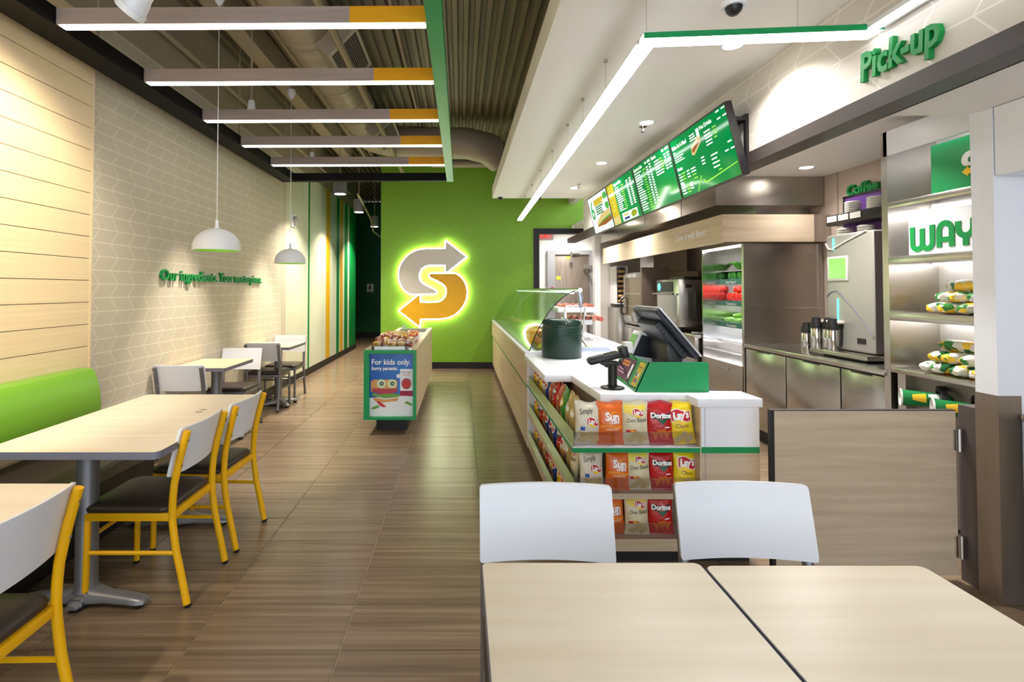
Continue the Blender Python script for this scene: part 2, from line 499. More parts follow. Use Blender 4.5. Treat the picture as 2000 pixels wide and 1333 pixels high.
# ---- white soffit over the counter and the bulkhead at its right
ZS = 2.88
XR = 1.946
soffit = struct(MB().box(0.50, XR, -2.3, 8.42, ZS, ZS+0.175).build('ceiling_soffit', M_CEIL))
bulk = struct(MB().box(XR, XR+0.12, -2.3, 8.42, 2.354, ZS+0.175).box(XR+0.02, XR+0.12, -2.3, YB, ZS+0.1, ZD).build('wall_bulkhead', M_CHEVR))
struct(MB().box(XR-0.012, XR+0.13, -2.3, YB-0.03, 2.273, 2.354).build('trim_1', mat('fascia_brown_black', (62, 55, 53), 0.4)))
struct(MB().box(XR+0.12, 3.2, -2.3, 2.56, 2.273, 2.40).build('ceiling_niche', M_WHITE))
ceiling_k = struct(MB().box(XR+0.12, 3.7, 2.56, YB, 2.54, 2.62).build('ceiling_kitchen', M_WHITE))
M_KW = mat('kitchen_wall_panel', (186, 170, 158), 0.4)
wall_right = struct(MB().box(3.56, 3.7, 2.56, YB, 0, 2.54).build('wall_right', M_KW))
for yy in (3.4, 4.35, 5.0):
    MB().box(3.554, 3.56, yy, yy+0.012, 0.9, 2.54).build('joint_strip', mat('joint', (160, 146, 136), 0.5), wall_right)
# niche at the right edge: pillar, back wall, cabinet above
wall_niche = struct(MB().box(3.08, 3.2, -2.3, 2.45, 0, 2.273).build('wall_niche', M_WHITEL))
struct(MB().box(2.56, 3.6, 2.45, 2.56, 0, 2.27).build('wall_niche_end', M_WHITEL))
pil = struct(MB().box(2.455, 2.56, 2.445, 2.552, 0.944, 2.273).build('trim_pillar', M_WHITEL))
M_PILST = grain('pillar_steel', (146, 132, 120), (152, 138, 126), (40, 40, 2), rough=0.36, metal=0.7)
MB().box(2.453, 2.56, 2.443, 2.554, 0.0, 0.944).build('steel_sleeve', M_PILST, pil)
MB().box(2.47, 2.56, 2.554, 2.66, 0.0, 0.86).build('hinge_panel', mat('dark_grey_panel', (88, 78, 76), 0.45), pil)
# shop front behind the camera: posts and rails of the glazing
wf = MB()
for xx in (-2.62, -0.9, 0.85, 2.6):
    wf.box(xx, xx+0.07, -2.35, -2.25, 0, 3.3)
wf.box(-2.7, 3.2, -2.35, -2.25, 0, 0.12).box(-2.7, 3.2, -2.35, -2.25, 3.2, ZD+0.1)
struct(wf.build('window_1', M_BLACK))
# ================================================================== CEILING FIXTURES
def area_lamp(name, loc, power, size=0.12, rot=(0,0,0), col=(1, 0.93, 0.82), parent=None, spread=None):
    d = bpy.data.lights.new(name, 'AREA'); d.shape = 'DISK'; d.size = size; d.energy = power; d.color = col
    if spread: d.spread = spread
    o = bpy.data.objects.new(name, d); COL.objects.link(o)
    o.location = loc; o.rotation_euler = rot
    if parent:
        o.parent = parent
        if parent.name in EMPTY_LOC: o.matrix_parent_inverse = Matrix.Translation(-EMPTY_LOC[parent.name])
    return o
def spot_lamp(name, loc, target, power, angle=60, blend=0.6, col=(1, 0.9, 0.74), parent=None, radius=0.03):
    d = bpy.data.lights.new(name, 'SPOT'); d.energy = power; d.color = col
    d.spot_size = math.radians(angle); d.spot_blend = blend; d.shadow_soft_size = radius
    o = bpy.data.objects.new(name, d); COL.objects.link(o)
    o.location = loc
    o.rotation_euler = (Vector(target)-Vector(loc)).to_track_quat('-Z', 'Y').to_euler()
    if parent:
        o.parent = parent
        if parent.name in EMPTY_LOC: o.matrix_parent_inverse = Matrix.Translation(-EMPTY_LOC[parent.name])
    return o

# ---- suspended frame with five lit beams
ZF = 2.90
t = thing('ceiling_frame', 'large black and green suspended ceiling frame carrying the five lit beams', 'ceiling frame', (-1.3, 5, ZF))
FS = 0.011   # the frame hangs slightly askew
def sk(mb):
    mb.v = [(x, y - FS*(x+1.2), z) for x, y, z in mb.v]; return mb
sk(MB().box(-2.44, -2.255, 0.2, 7.24, ZF, ZF+0.105)).build('side_rail', M_FRAMEK, t)
sk(MB().box(-0.19, -0.10, 0.2, 7.24, ZF, ZF+0.105)).build('side_rail', M_BRAND, t)
sk(MB().box(-2.255, -0.19, 7.15, 7.24, ZF, ZF+0.105)).build('end_rail', M_FRAMEK, t)
for yy in (1.2, 3.4, 5.6, 7.1):
    sk(MB().tube([(-2.35, yy, ZF+0.1), (-2.35, yy, ZD)], 0.006, 6)).build('hanger_rod', M_UPWALL, t)
    sk(MB().tube([(-0.145, yy, ZF+0.1), (-0.145, yy, ZD)], 0.004, 6)).build('hanger_rod', M_UPWALL, t)
BY = [2.915, 3.735, 4.59, 5.40, 6.25]
ordn = ['nearest', 'second nearest', 'middle', 'second farthest', 'farthest']
for i, yb in enumerate(BY):
    b = thing('light_beam', f'grey and yellow timber beam with a lit underside, {ordn[i]} of the five in the frame', 'ceiling light', (-1.2, yb, ZF), 'lit beams of the ceiling frame')
    sk(MB().box(-2.25, -0.615, yb, yb+0.062, ZF+0.006, ZF+0.098)).build('beam_body', M_PINKGREY, b)
    sk(MB().box(-0.615, -0.193, yb, yb+0.062, ZF+0.006, ZF+0.098)).build('yellow_end', M_BEAMY, b)
    sk(MB().box(-2.235, -0.195, yb+0.003, yb+0.059, ZF, ZF+0.0055)).build('diffuser', M_LED, b)

# ---- white light bar over the counter
t = thing('light_bar', 'long white angled light bar hung on wires under the white soffit', 'ceiling light', (1.0, 5.5, 2.614))
ZB = 2.614
pa, pb = (0.862, 2.48), (0.975, 9.12)
wv = 0.10
def slab(p, q, off0, off1, z0, z1):
    d = Vector((q[0]-p[0], q[1]-p[1])).normalized(); nn = Vector((d.y, -d.x))
    pts = [(p[0]+nn.x*off0, p[1]+nn.y*off0), (p[0]+nn.x*off1, p[1]+nn.y*off1), (q[0]+nn.x*off1, q[1]+nn.y*off1), (q[0]+nn.x*off0, q[1]+nn.y*off0)]
    return MB().prism(pts, z0, z1)
pc = (1.925, 2.395)
slab(pa, pb, 0, 0.075, ZB+0.022, ZB+0.032).build('bar_body', M_WHITEL, t, recalc=True)
slab(pa, pb, -0.001, 0.076, ZB, ZB+0.022).build('lens', M_BARLED, t, recalc=True)
MB().prism([(pa[0], pa[1]), (pc[0], pc[1]), (pc[0], pc[1]+wv), (pa[0], pa[1]+wv)], ZB+0.006, ZB+0.026).build('bar_body', M_WHITEL, t, recalc=True)
MB().prism([(pa[0]+0.0, pa[1]-0.004), (pc[0], pc[1]-0.004), (pc[0], pc[1]), (pa[0], pa[1])], ZB-0.001, ZB+0.026).build('green_edge', M_BRAND, t, recalc=True)
MB().prism([(pa[0]+0.005, pa[1]), (pc[0], pc[1]), (pc[0], pc[1]+wv), (pa[0]+0.005, pa[1]+wv)], ZB, ZB+0.0055).build('lens', M_BARLED, t, recalc=True)
MB().box(1.85, 1.925, 0.2, 2.40, ZB+0.006, ZB+0.026).build('bar_body', M_WHITEL, t)
MB().box(1.853, 1.90, 0.2, 2.40, ZB, ZB+0.0055).build('lens', M_BARLED, t)
for yy in (2.55, 3.32, 4.0, 4.62, 5.5, 6.4, 7.3, 8.2):
    xx = 0.862 + (yy-2.48)*(0.975-0.862)/6.64 + 0.036
    MB().tube([(xx, yy, ZB+0.032), (xx, yy, ZS)], 0.0016, 5).build('wire', M_CHROME, t)
    MB().lathe([(0.014, ZS-0.018), (0.014, ZS)], 10, (xx, yy, 0)).build('wire_anchor', M_CHROME, t)
MB().tube([(1.6, 2.5, ZB+0.026), (1.6, 2.5, ZS)], 0.0016, 5).build('wire', M_CHROME, t)

# ---- recessed downlights in the soffit and the kitchen ceiling, plus unseen kitchen fill lamps
def downlight(x, y, z, power, label, grp, r=0.055):
    d = thing('downlight', label, 'downlight', (x, y, z), grp)
    MB().lathe([(r, -0.001), (r, -0.006), (r+0.018, -0.006), (r+0.022, 0.0)], 24, (x, y, z), cap=False).build('trim_ring', M_WHITEL, d)
    MB().lathe([(0.0001, -0.004), (r, -0.004)], 24, (x, y, z)).build('lamp_disc', M_DISC, d)
    area_lamp('downlight_lamp', (x, y, z-0.012), power, 2*r, parent=d, col=(1, 0.97, 0.93), spread=math.radians(130))
    return d
nm = ['just above the crossing light bar', 'above the near menu screen', 'above the second menu screen', 'above the third menu screen', 'above the farthest menu screen']
for i, yy in enumerate((3.12, 4.58, 6.06, 7.54)):
    downlight(1.61, yy, ZS, P_DOWN, 'round recessed downlight in the white soffit ' + nm[i], 'soffit downlights')
downlight(3.13, 4.8, 2.54, P_KITCHEN*0.28, 'round recessed downlight in the kitchen ceiling before the steel hood', 'kitchen downlights')
downlight(2.32, 3.7, 2.54, P_KITCHEN*1.5, 'added kitchen fill lamp unseen behind the bulkhead', 'kitchen downlights')  # unseen lamp, added to brighten the kitchen
downlight(2.2, 10.6, 2.9, 24, 'recessed downlight in the store room beyond the doorway', 'kitchen downlights', 0.12)
downlight(2.14, 7.3, 2.54, P_KITCHEN*1.2, 'added kitchen fill lamp unseen above the near half of the staff aisle', 'kitchen downlights')  # out of view, put in to light the rear kitchen line
downlight(2.14, 8.8, 2.54, P_KITCHEN*1.2, 'added kitchen fill lamp unseen above the far half of the staff aisle', 'kitchen downlights')  # other half of the added aisle light, also unseen

# ---- sprinklers and dome cameras on the soffit
for i, (xx, yy) in enumerate(((1.62, 4.70), (1.62, 7.3))):
    s_ = thing('sprinkler', 'small chrome sprinkler head beside the %s soffit downlight' % ('second nearest' if i == 0 else 'farthest'), 'sprinkler', (xx, yy, ZS), 'soffit sprinklers')
    MB().lathe([(0.03, -0.006), (0.035, 0)], 14, (xx, yy, ZS)).build('escutcheon', M_CHROME, s_)
    MB().lathe([(0.018, -0.05), (0.018, -0.046), (0.006, -0.044), (0.006, -0.006)], 10, (xx, yy, ZS)).build('head', M_CHROME, s_)
for xx, yy, lb in ((1.38, 2.66, 'dome security camera on the soffit near the top edge of the picture'), (0.61, 8.2, 'small dome security camera at the far left corner of the soffit'), (1.20, 8.2, 'small dome security camera at the far end of the soffit beside the light bar')):
    s_ = thing('dome_camera', lb, 'security camera', (xx, yy, ZS), 'soffit cameras')
    MB().lathe([(0.055, -0.022), (0.06, 0)], 18, (xx, yy, ZS)).build('housing', M_WHITEL, s_)
    MB().lathe([(0.0005, -0.066), (0.02, -0.062), (0.036, -0.045), (0.042, -0.022)], 16, (xx, yy, ZS)).build('dome', M_BLKPL, s_, smooth=True)

# ---- ducts
duct = thing('air_duct', 'round spiral duct running along the dark ceiling with grille boxes', 'duct', (-1.25, 4.5, 3.4))
def spiral(path, r):
    m = MB()
    m.tube(path, r, 20)
    return m
pth = [(-1.32, -2.0, 3.70), (-1.32, 7.6, 3.70)]
spiral(pth, 0.24).build('duct_run', M_DUCT, duct, smooth=True)
rib_me = MB().tube([(0, 0, 0), (0, 0.025, 0)], 0.247, 20).mesh('duct_rib', M_DUCT, smooth=True)
for k in range(18):
    place('duct_rib', rib_me, duct, (-1.32, -1.5+0.5*k, 3.70))
elbow = []
for k in range(9):
    a = k/8*PI/2
    elbow.append((-1.32+0.55*(1-math.cos(a)), 7.6+0.55*math.sin(a), 3.70))
elbow += [(0.1, 8.15, 3.68), (0.42, 8.22, 3.62), (0.62, 8.35, 3.50)]
spiral(elbow, 0.24).build('duct_elbow', M_DUCT, duct, smooth=True)
for yc in (4.75, 7.1):
    Mx = Matrix.Translation((-1.08, yc, 3.58)) @ Matrix.Rotation(0.75, 4, 'Y')
    MB().box(-0.06, 0.12, -0.36, 0.36, -0.17, 0.17, M=Mx).build('grille_box', M_DUCT, duct)
    g = MB().box(0.12, 0.135, -0.36, 0.36, 0.145, 0.17, M=Mx).box(0.12, 0.135, -0.36, 0.36, -0.17, -0.145, M=Mx).box(0.12, 0.135, -0.36, -0.335, -0.145, 0.145, M=Mx).box(0.12, 0.135, 0.335, 0.36, -0.145, 0.145, M=Mx)
    gf = g.build('grille_frame', mat('grille_frame', (176, 166, 146), 0.5), duct)
    sl = MB()
    for k in range(14):
        sl.box(0.122, 0.13, -0.335, 0.335, -0.14+k*0.02, -0.132+k*0.02, M=Mx)
    stuff(sl.build('grille_slats', mat('grille_slat', (120, 110, 100), 0.5), gf))
    MB().box(0.1205, 0.1215, -0.335, 0.335, -0.145, 0.145, M=Mx).build('grille_void', mat('void', (52, 44, 40), 0.8), gf)
cp = thing('cross_pipe', 'thick painted pipe crossing above the green wall behind the ceiling frame', 'pipe', (0.2, 9.3, 3.6))
MB().tube([(-0.5, 9.2, 3.62), (1.9, 9.2, 3.62)], 0.07, 14).build('pipe_run', M_DUCT, cp, smooth=True)
MB().tube([(0.55, 7.2, 3.3), (0.55, 7.2, ZD)], 0.004, 5).tube([(0.36, 8.9, 3.62), (0.36, 8.9, ZD)], 0.006, 5).build('pipe_hanger', M_UPWALL, cp)

# ---- track heads: two aimed at the left wall
def track_head(loc, target, label, power, angle=62, scale=1.0):
    h = thing('spotlight', label, 'spotlight', loc, 'track spotlights')
    d = (Vector(target)-Vector(loc)).normalized()
    q = d.to_track_quat('Z', 'Y').to_matrix().to_4x4()
    Mh = Matrix.Translation(loc) @ q @ Matrix.Scale(scale, 4)
    MB().lathe([(0.0005, -0.15), (0.035, -0.145), (0.045, -0.05), (0.062, 0.02), (0.068, 0.02), (0.068, 0.05), (0.06, 0.05), (0.055, 0.02), (0.04, 0.0)], 24, M=Mh, cap=False).build('lamp_head', M_WHITEL, h, smooth=True)
    MB().lathe([(0.0005, 0.03), (0.056, 0.03)], 20, M=Mh).build('lamp_face', M_DISC, h)
    L = Vector(loc)
    MB().tube([L-d*0.10*scale, L-d*0.10*scale+Vector((0, 0, 0.16)), (loc[0], loc[1], ZD)], [0.012, 0.009, 0.007], 8).build('stem', M_UPWALL, h)
    spot_lamp('spot', tuple(L+d*0.07), target, power, angle, 0.6, parent=h)
    return h
track_head((-1.515, 2.45, 2.76), (-2.55, 2.70, 1.75), 'white track spotlight hanging before the nearest beam, aimed at the planks', P_SPOT*0.55, 100)
track_head((-1.93, 4.87, 3.055), (-1.96, 4.87, 0.9), 'white spotlight hanging close behind the middle beam', P_SPOT*1.5, 58, 0.8)
track_head((-1.93, 6.86, 3.09), (-1.96, 6.84, 0.9), 'white spotlight hanging above the far end of the frame', P_SPOT*1.4, 58, 0.8)
track_head((-1.9, 1.0, 3.2), (-2.5, 1.9, 0.9), 'white track spotlight behind the viewer aimed at the lime bench', P_SPOT*0.5, 90)

# ---- cylinder pendants in the hall
for i, (xx, yy, lb) in enumerate(((-1.82, 8.0, 'nearest'), (-1.90, 9.9, 'middle'), (-1.98, 12.2, 'farthest'))):
    c = thing('cylinder_light', f'grey cylinder downlight in the dark hall, {lb} of three', 'ceiling light', (xx, yy, 2.87), 'cylinder downlights of the hall')
    MB().lathe([(0.085, 0.06), (0.085, 0.0), (0.1, 0.0), (0.1, 0.24), (0.0005, 0.25)], 24, (xx, yy, 2.87), cap=False).build('cylinder', mat('cylinder_grey', (112, 112, 116), 0.5), c, smooth=True)
    MB().lathe([(0.0005, 0.012), (0.085, 0.012)], 24, (xx, yy, 2.87)).build('lamp_disc', M_DISC, c)
    MB().tube([(xx, yy, 3.1), (xx, yy, ZD)], 0.008, 6).build('stem', M_UPWALL, c)
    area_lamp('cylinder_lamp', (xx, yy, 2.875), P_CYL, 0.16, parent=c, col=(1, 0.9, 0.72), spread=math.radians(120))
gas = thing('hall_pipe', 'thin bent conduit under the hall ceiling between the cylinder lights', 'pipe', (-1.9, 11, 3.0))
MB().tube([(-1.75, 9.0, 3.05), (-1.85, 10.6, 2.95), (-1.9, 11.5, 2.85), (-1.9, 11.5, 2.7), (-1.95, 13.5, 2.7)], 0.02, 7).build('pipe_run', M_UPWALL, gas)

# ---- dome pendants over the dining tables
def pendant(x, y, label):
    p = thing('pendant_lamp', label, 'pendant lamp', (x, y, 1.735), 'dome pendants')
    R_ = 0.178; zb = 1.735
    prof = [(R_-0.006, 0.0), (R_, 0.0)]
    for k in range(1, 13):
        a = k/12*PI/2*0.93
        prof.append((R_*math.cos(a), 0.02+0.155*math.sin(a)))
    prof.append((0.02, 0.185))
    MB().lathe([(q[0], q[1]) for q in prof], 40, (x, y, zb), cap=False).build('shade', M_WHITEL, p, smooth=True, angle=60)
    inner = [(q[0]-0.006, q[1]-0.004) for q in prof[2:-1]]
    MB().lathe([(R_-0.006, 0.001)] + inner + [(0.0005, 0.172)], 40, (x, y, zb), cap=False).build('shade_lining', mat('lime_lining', (150, 205, 70), 0.5), p, smooth=True, angle=60)
    MB().lathe([(0.014, 0.18), (0.012, 0.235), (0.004, 0.24)], 12, (x, y, zb)).build('cord_grip', M_WHITEL, p)
    MB().tube([(x, y, zb+0.23), (x, y, 3.72)], 0.003, 6).build('cord', M_WHITEL, p)
    MB().lathe([(0.012, 3.68), (0.03, 3.70), (0.048, 3.75), (0.046, 3.79), (0.0005, 3.80)], 16, (x, y, 0)).build('canopy', M_WHITEL, p, smooth=True)
    MB().tube([(x, y, 3.79), (x, y, ZD)], 0.012, 8).build('stem', M_UPWALL, p)
    MB().lathe([(0.0005, 0.03), (0.02, 0.035), (0.032, 0.06), (0.03, 0.085), (0.016, 0.12), (0.014, 0.15)], 16, (x, y, zb)).build('bulb', mat('bulb', (255, 250, 235), 0.4, emit=(255, 240, 214), es=5), p, smooth=True)
pendant(-1.91, 4.16, 'white dome pendant lamp hanging in front of the wall lettering, nearer of two')
pendant(-2.0, 6.24, 'white dome pendant lamp beside the pale wall stripe, farther of two')
d = thing('wall_detector', 'small round white detector high on the wall above the farther pendant', 'detector', (XL+0.005, 8.05, 2.45))
MB().prism([(8.0, 2.38), (8.18, 2.38), (8.18, 2.58), (8.0, 2.58)], XL+0.004, XL+0.03, 'x').build('back_plate', M_WHITEL, d, bevel=0.006)
MB().lathe([(0.07, 0), (0.06, 0.05), (0.0005, 0.055)], 18, M=Matrix.Translation((XL+0.03, 8.09, 2.48)) @ Matrix.Rotation(PI/2, 4, 'Y')).build('cap', M_GREYP, d, smooth=True)
# ================================================================== FURNITURE
def curved_panel(w, z0, z1, yfn, bow, th, name='p', nu=12, nv=5, rc=0.009):
    """Back panel: x across, bowed towards -y in the middle."""
    mb = MB()
    def pt(u, v, off):
        z = z0 + (z1-z0)*v
        hw = w/2
        # rounded corners
        dz = min(z-z0, z1-z)
        if dz < rc: hw -= rc - math.sqrt(max(rc*rc-(rc-dz)**2, 0))
        x = (u*2-1)*hw
        return (x, yfn(z) - bow*(1-(x/(w/2))**2) + off, z)
    vv = [0, 0.012, 0.04, 0.2, 0.5, 0.8, 0.96, 0.988, 1.0]
    nu = 14
    F = [[pt(i/nu, v, th/2) for i in range(nu+1)] for v in vv]
    B = [[pt(i/nu, v, -th/2) for i in range(nu+1)] for v in vv]
    vs = [p for r in F for p in r] + [p for r in B for p in r]
    n = nu+1; N = n*len(vv); fs = []
    for j in range(len(vv)-1):
        for i in range(nu):
            a = j*n+i
            fs.append((a+1, a, a+n, a+n+1))
            fs.append((N+a, N+a+1, N+a+n+1, N+a+n))
        fs.append((j*n, N+j*n, N+(j+1)*n, (j+1)*n))
        e = j*n+nu
        fs.append((N+e, e, e+n, N+e+n))
    for i in range(nu):
        fs.append((i, i+1, N+i+1, N+i))
        t_ = (len(vv)-1)*n+i
        fs.append((t_+1, t_, N+t_, N+t_+1))
    mb.add(vs, fs)
    return mb

def post_y(z):
    pts = [(0.0, -0.268), (0.12, -0.243), (0.25, -0.214), (0.36, -0.198), (0.45, -0.193), (0.55, -0.202), (0.66, -0.225), (0.80, -0.262)]
    for (a, ya), (b, yb) in zip(pts, pts[1:]):
        if a <= z <= b: return ya + (yb-ya)*(z-a)/(b-a)
    return pts[-1][1]

def make_chair(frame_m, label):
    t = thing('dining_chair', label, 'chair', (0, 0, 0), 'dining chairs', world=False)
    sx = 0.192
    for s in (-1, 1):
        zz = [0.012, 0.06, 0.12, 0.19, 0.25, 0.31, 0.37, 0.43, 0.49, 0.55, 0.61, 0.67, 0.73, 0.788]
        l = MB().tube([(s*sx, post_y(z), z) for z in zz], 0.0165, 10).build('rear_leg', frame_m, t, smooth=True, angle=50)
        MB().lathe([(0.013, 0), (0.0165, 0.006), (0.0165, 0.016)], 10, (s*sx, post_y(0), 0)).build('foot_cap', M_RUBBER, l)
        l = MB().tube([(s*sx, 0.195, 0.012), (s*(sx-0.004), 0.188, 0.415)], 0.0145, 10).build('front_leg', frame_m, t, smooth=True, angle=50)
        MB().lathe([(0.012, 0), (0.015, 0.006), (0.015, 0.016)], 10, (s*sx, 0.195, 0)).build('foot_cap', M_RUBBER, l)
        MB().tube([(s*sx, post_y(0.24), 0.24), (s*sx, 0.19, 0.24)], 0.0095, 8).build('stretcher', frame_m, t, smooth=True)
        MB().box(s*sx-0.01, s*sx+0.01, -0.19, 0.19, 0.385, 0.42).build('seat_rail', frame_m, t, bevel=0.003)
    MB().box(-sx, sx, 0.175, 0.197, 0.385, 0.42).build('seat_rail', frame_m, t, bevel=0.003)
    MB().box(-sx, sx, -0.2, -0.18, 0.385, 0.42).build('seat_rail', frame_m, t, bevel=0.003)
    MB().tube([(-sx, 0.19, 0.30), (sx, 0.19, 0.30)], 0.0095, 8).build('stretcher', frame_m, t, smooth=True)
    # cushion with rounded corners and a soft crown
    cu = MB()
    def corner(k, inset):
        pts = []
        w, d0, d1, r = 0.202-inset, -0.185+inset, 0.215-inset, 0.05
        for (cx_, cy_, a0) in ((w-r, d1-r, 0), (-w+r, d1-r, 90), (-w+r, d0+r, 180), (w-r, d0+r, 270)):
            for q in range(6):
                a = math.radians(a0+q*18)
                pts.append((cx_+r*math.cos(a), cy_+r*math.sin(a)))
        return pts
    rings = [(0.012, 0.418), (0.0, 0.424), (-0.002, 0.436), (0.004, 0.448), (0.02, 0.455), (0.06, 0.461), (0.12, 0.464)]
    vs = []; fs = []
    for ins, z in rings:
        vs += [(x_, y_, z) for x_, y_ in corner(0, ins)]
    n = 24
    for j in range(len(rings)-1):
        for i in range(n):
            fs.append((j*n+i, j*n+(i+1)%n, (j+1)*n+(i+1)%n, (j+1)*n+i))
    fs.append(list(range(n))[::-1]); fs.append([(len(rings)-1)*n+i for i in range(n)])
    cu.add(vs, fs)
    cu.build('seat', M_VINYL, t, smooth=True, angle=60)
    curved_panel(0.42, 0.583, 0.802, lambda z: post_y(z)+0.0275, 0.026, 0.013).build('backrest', M_CHW, t, smooth=True, angle=50)
    for s in (-1, 1):
        for z in (0.63, 0.745):
            MB().tube([(s*sx, post_y(z)-0.0185, z), (s*sx, post_y(z)-0.0155, z)], 0.006, 8).build('screw', M_CHROME, t)
    return t

ych = make_chair(M_YEL, 'yellow framed chair with white back nearest the steel pedestal of the big bench table')
ych.location = (-1.500, 2.625, 0); ych.rotation_euler = (0, 0, PI/2)
dup(ych, (-1.485, 3.135, 0), PI/2-0.03, 'yellow framed chair with white back at the far half of the bench table', 'dining chairs')
dup(ych, (-1.495, 1.545, 0), PI/2+0.02, 'yellow framed chair cut by the bottom left corner of the picture', 'dining chairs')
gch = make_chair(M_GREYM, 'grey framed white chair with its back to the viewer at the nearer small wall table')
gch.location = (-2.335, 4.665, 0)
dup(gch, (-2.335, 5.485, 0), PI, 'grey framed white chair on the far side of the nearer small wall table', 'dining chairs')
dup(gch, (-2.335, 6.505, 0), 0.02, 'grey framed white chair with its back to the viewer at the farther small wall table', 'dining chairs')
dup(gch, (-2.335, 7.095, 0), PI, 'grey framed white chair on the far side of the farther small wall table', 'dining chairs')
dup(gch, (0.267, 1.488, 0), PI-0.015, 'white backed chair behind the left of the two foreground tables', 'dining chairs')
dup(gch, (0.893, 1.50, 0), PI-0.04, 'white backed chair behind the right of the two foreground tables', 'dining chairs')

def round_rect(x0, x1, y0, y1, r, n=5):
    pts = []
    for (cx_, cy_, a0) in ((x1-r, y1-r, 0), (x0+r, y1-r, 90), (x0+r, y0+r, 180), (x1-r, y0+r, 270)):
        for q in range(n+1):
            a = math.radians(a0+q*90/n)
            pts.append((cx_+r*math.cos(a), cy_+r*math.sin(a)))
    return pts

def pedestal(t, x, y, ztop, arms, rc=0.046):
    c = MB().lathe([(rc+0.012, 0.06), (rc, 0.08), (rc, ztop)], 22, (x, y, 0)).build('column', M_GREYM, t, smooth=True, angle=40)
    MB().box(x-0.16, x+0.16, y-0.05, y+0.05, ztop-0.008, ztop).build('top_plate', M_GREYM, t)
    for (dx, dy, ln) in arms:
        d = Vector((dx, dy, 0)).normalized(); sdir = Vector((-d.y, d.x, 0))
        vs = []; fs = []; prof = [(-0.02, 0.058, 0.075, 0.02), (0.05, 0.05, 0.072, 0.022), (ln*0.4, 0.036, 0.06, 0.024), (ln*0.75, 0.036, 0.052, 0.022), (ln-0.03, 0.036, 0.046, 0.02), (ln, 0.022, 0.036, 0.02)]
        for (s_, hw, zt, zb) in prof:
            c_ = Vector((x, y, 0)) + d*s_
            for (o, z) in ((-1, zb), (-1, zt*0.75), (-0.55, zt), (0.55, zt), (1, zt*0.75), (1, zb)):
                vs.append(c_ + sdir*hw*o + Vector((0, 0, z)))
        n = 6
        for j in range(len(prof)-1):
            for i in range(n):
                fs.append((j*n+i, j*n+(i+1)%n, (j+1)*n+(i+1)%n, (j+1)*n+i))
        fs.append(list(range(n))[::-1]); fs.append([(len(prof)-1)*n+i for i in range(n)])
        a = MB().add(vs, fs).build('base_arm', M_CAST, t, smooth=True, angle=50, recalc=True)
        e = Vector((x, y, 0)) + d*(ln-0.035)
        MB().lathe([(0.02, 0), (0.024, 0.006), (0.024, 0.026)], 12, (e.x, e.y, 0)).build('glide', M_RUBBER, a)

def table(label, x0, x1, y0, y1, feet, z=0.745, top=M_TABLE, r=0.03, grp=None):
    t = thing('dining_table', label, 'table', ((x0+x1)/2, (y0+y1)/2, 0), grp)
    b = MB().prism(round_rect(x0, x1, y0, y1, r), z-0.032, z-0.0008).build('edge_band', M_TEDGE, t, recalc=True)
    MB().prism(round_rect(x0+0.002, x1-0.002, y0+0.002, y1-0.002, r-0.002), z-0.0008, z).build('table_top', top, t, recalc=True)
    for (fx, fy, arms) in feet:
        pedestal(t, fx, fy, z-0.032, arms)
    return t
ax = [(1, 0, 0.30), (-1, 0, 0.30)]
t1 = table('long pale bench table with grey edge beside the lime bench', -2.05, -1.275, 2.258, 3.495, [(-1.715, 2.47, [(1, -0.12, 0.30), (-1, -0.1, 0.28), (0, -1, 0.10)]), (-1.715, 3.28, ax)], grp='dining tables')
rm = MB()
for a0, a1, r_ in ((200, 330, 0.022), (20, 150, 0.022)):
    pts = [(-1.465+r_*math.cos(math.radians(a0+(a1-a0)*k/10)), 3.02+r_*1.5*math.sin(math.radians(a0+(a1-a0)*k/10)), 0.7453) for k in range(11)]
    rm.tube(pts, 0.0022, 4)
rm.build('printed_ring', M_TXTK, t1)
table('pale table corner at the left edge before the long bench table', -2.05, -1.345, 0.9, 1.897, [(-1.7, 1.15, ax), (-1.7, 1.7, ax)], grp='dining tables')
cross = [(0.7, 0.7, 0.26), (-0.7, 0.7, 0.26), (0.7, -0.7, 0.26), (-0.7, -0.7, 0.26)]
table('small tan wall table nearer to the long bench table', -2.555, -2.055, 4.66, 5.30, [(-2.27, 4.97, cross)], top=M_TABLE2, grp='dining tables', r=0.02)
table('small tan wall table farther along the patterned wall', -2.555, -2.03, 6.32, 6.99, [(-2.27, 6.65, cross)], top=M_TABLE2, grp='dining tables', r=0.02)
table('left pale foreground table before the chip display', 0.052, 0.597, 0.76, 1.352, [(0.33, 1.05, cross)], grp='dining tables', r=0.018)
tb = table('right pale foreground table beside the half door', 0.603, 1.146, 0.755, 1.338, [(0.87, 1.04, cross)], grp='dining tables', r=0.022)

# ---- banquette
t = thing('banquette', 'long lime green vinyl bench back with brown seat along the plank wall', 'bench', (-2.3, 1.2, 0))
prof = [(-2.515, 0.56), (-2.40, 0.56), (-2.362, 0.60), (-2.352, 0.68), (-2.362, 0.78), (-2.385, 0.87), (-2.412, 0.912), (-2.44, 0.918), (-2.515, 0.918)]
bk = MB().prism(prof, -1.2, 3.51, 'y')
bk.build('backrest', M_BENCH, t, recalc=True, bevel=0.012, seg=3, angle=70)
MB().prism([(-2.515, 0.36), (-1.975, 0.36), (-1.96, 0.375), (-1.96, 0.435), (-1.975, 0.452), (-2.515, 0.452)], -1.2, 3.51, 'y').build('seat', M_VINYL, t, recalc=True, bevel=0.01)
MB().box(-2.515, -2.0, -1.2, 3.5, 0.10, 0.36).build('plinth', M_BLACK, t)  # shade on the bench front is put in as black
MB().box(-2.515, -2.06, -1.2, 3.45, 0.0, 0.10).build('toe_kick', M_BASE, t)
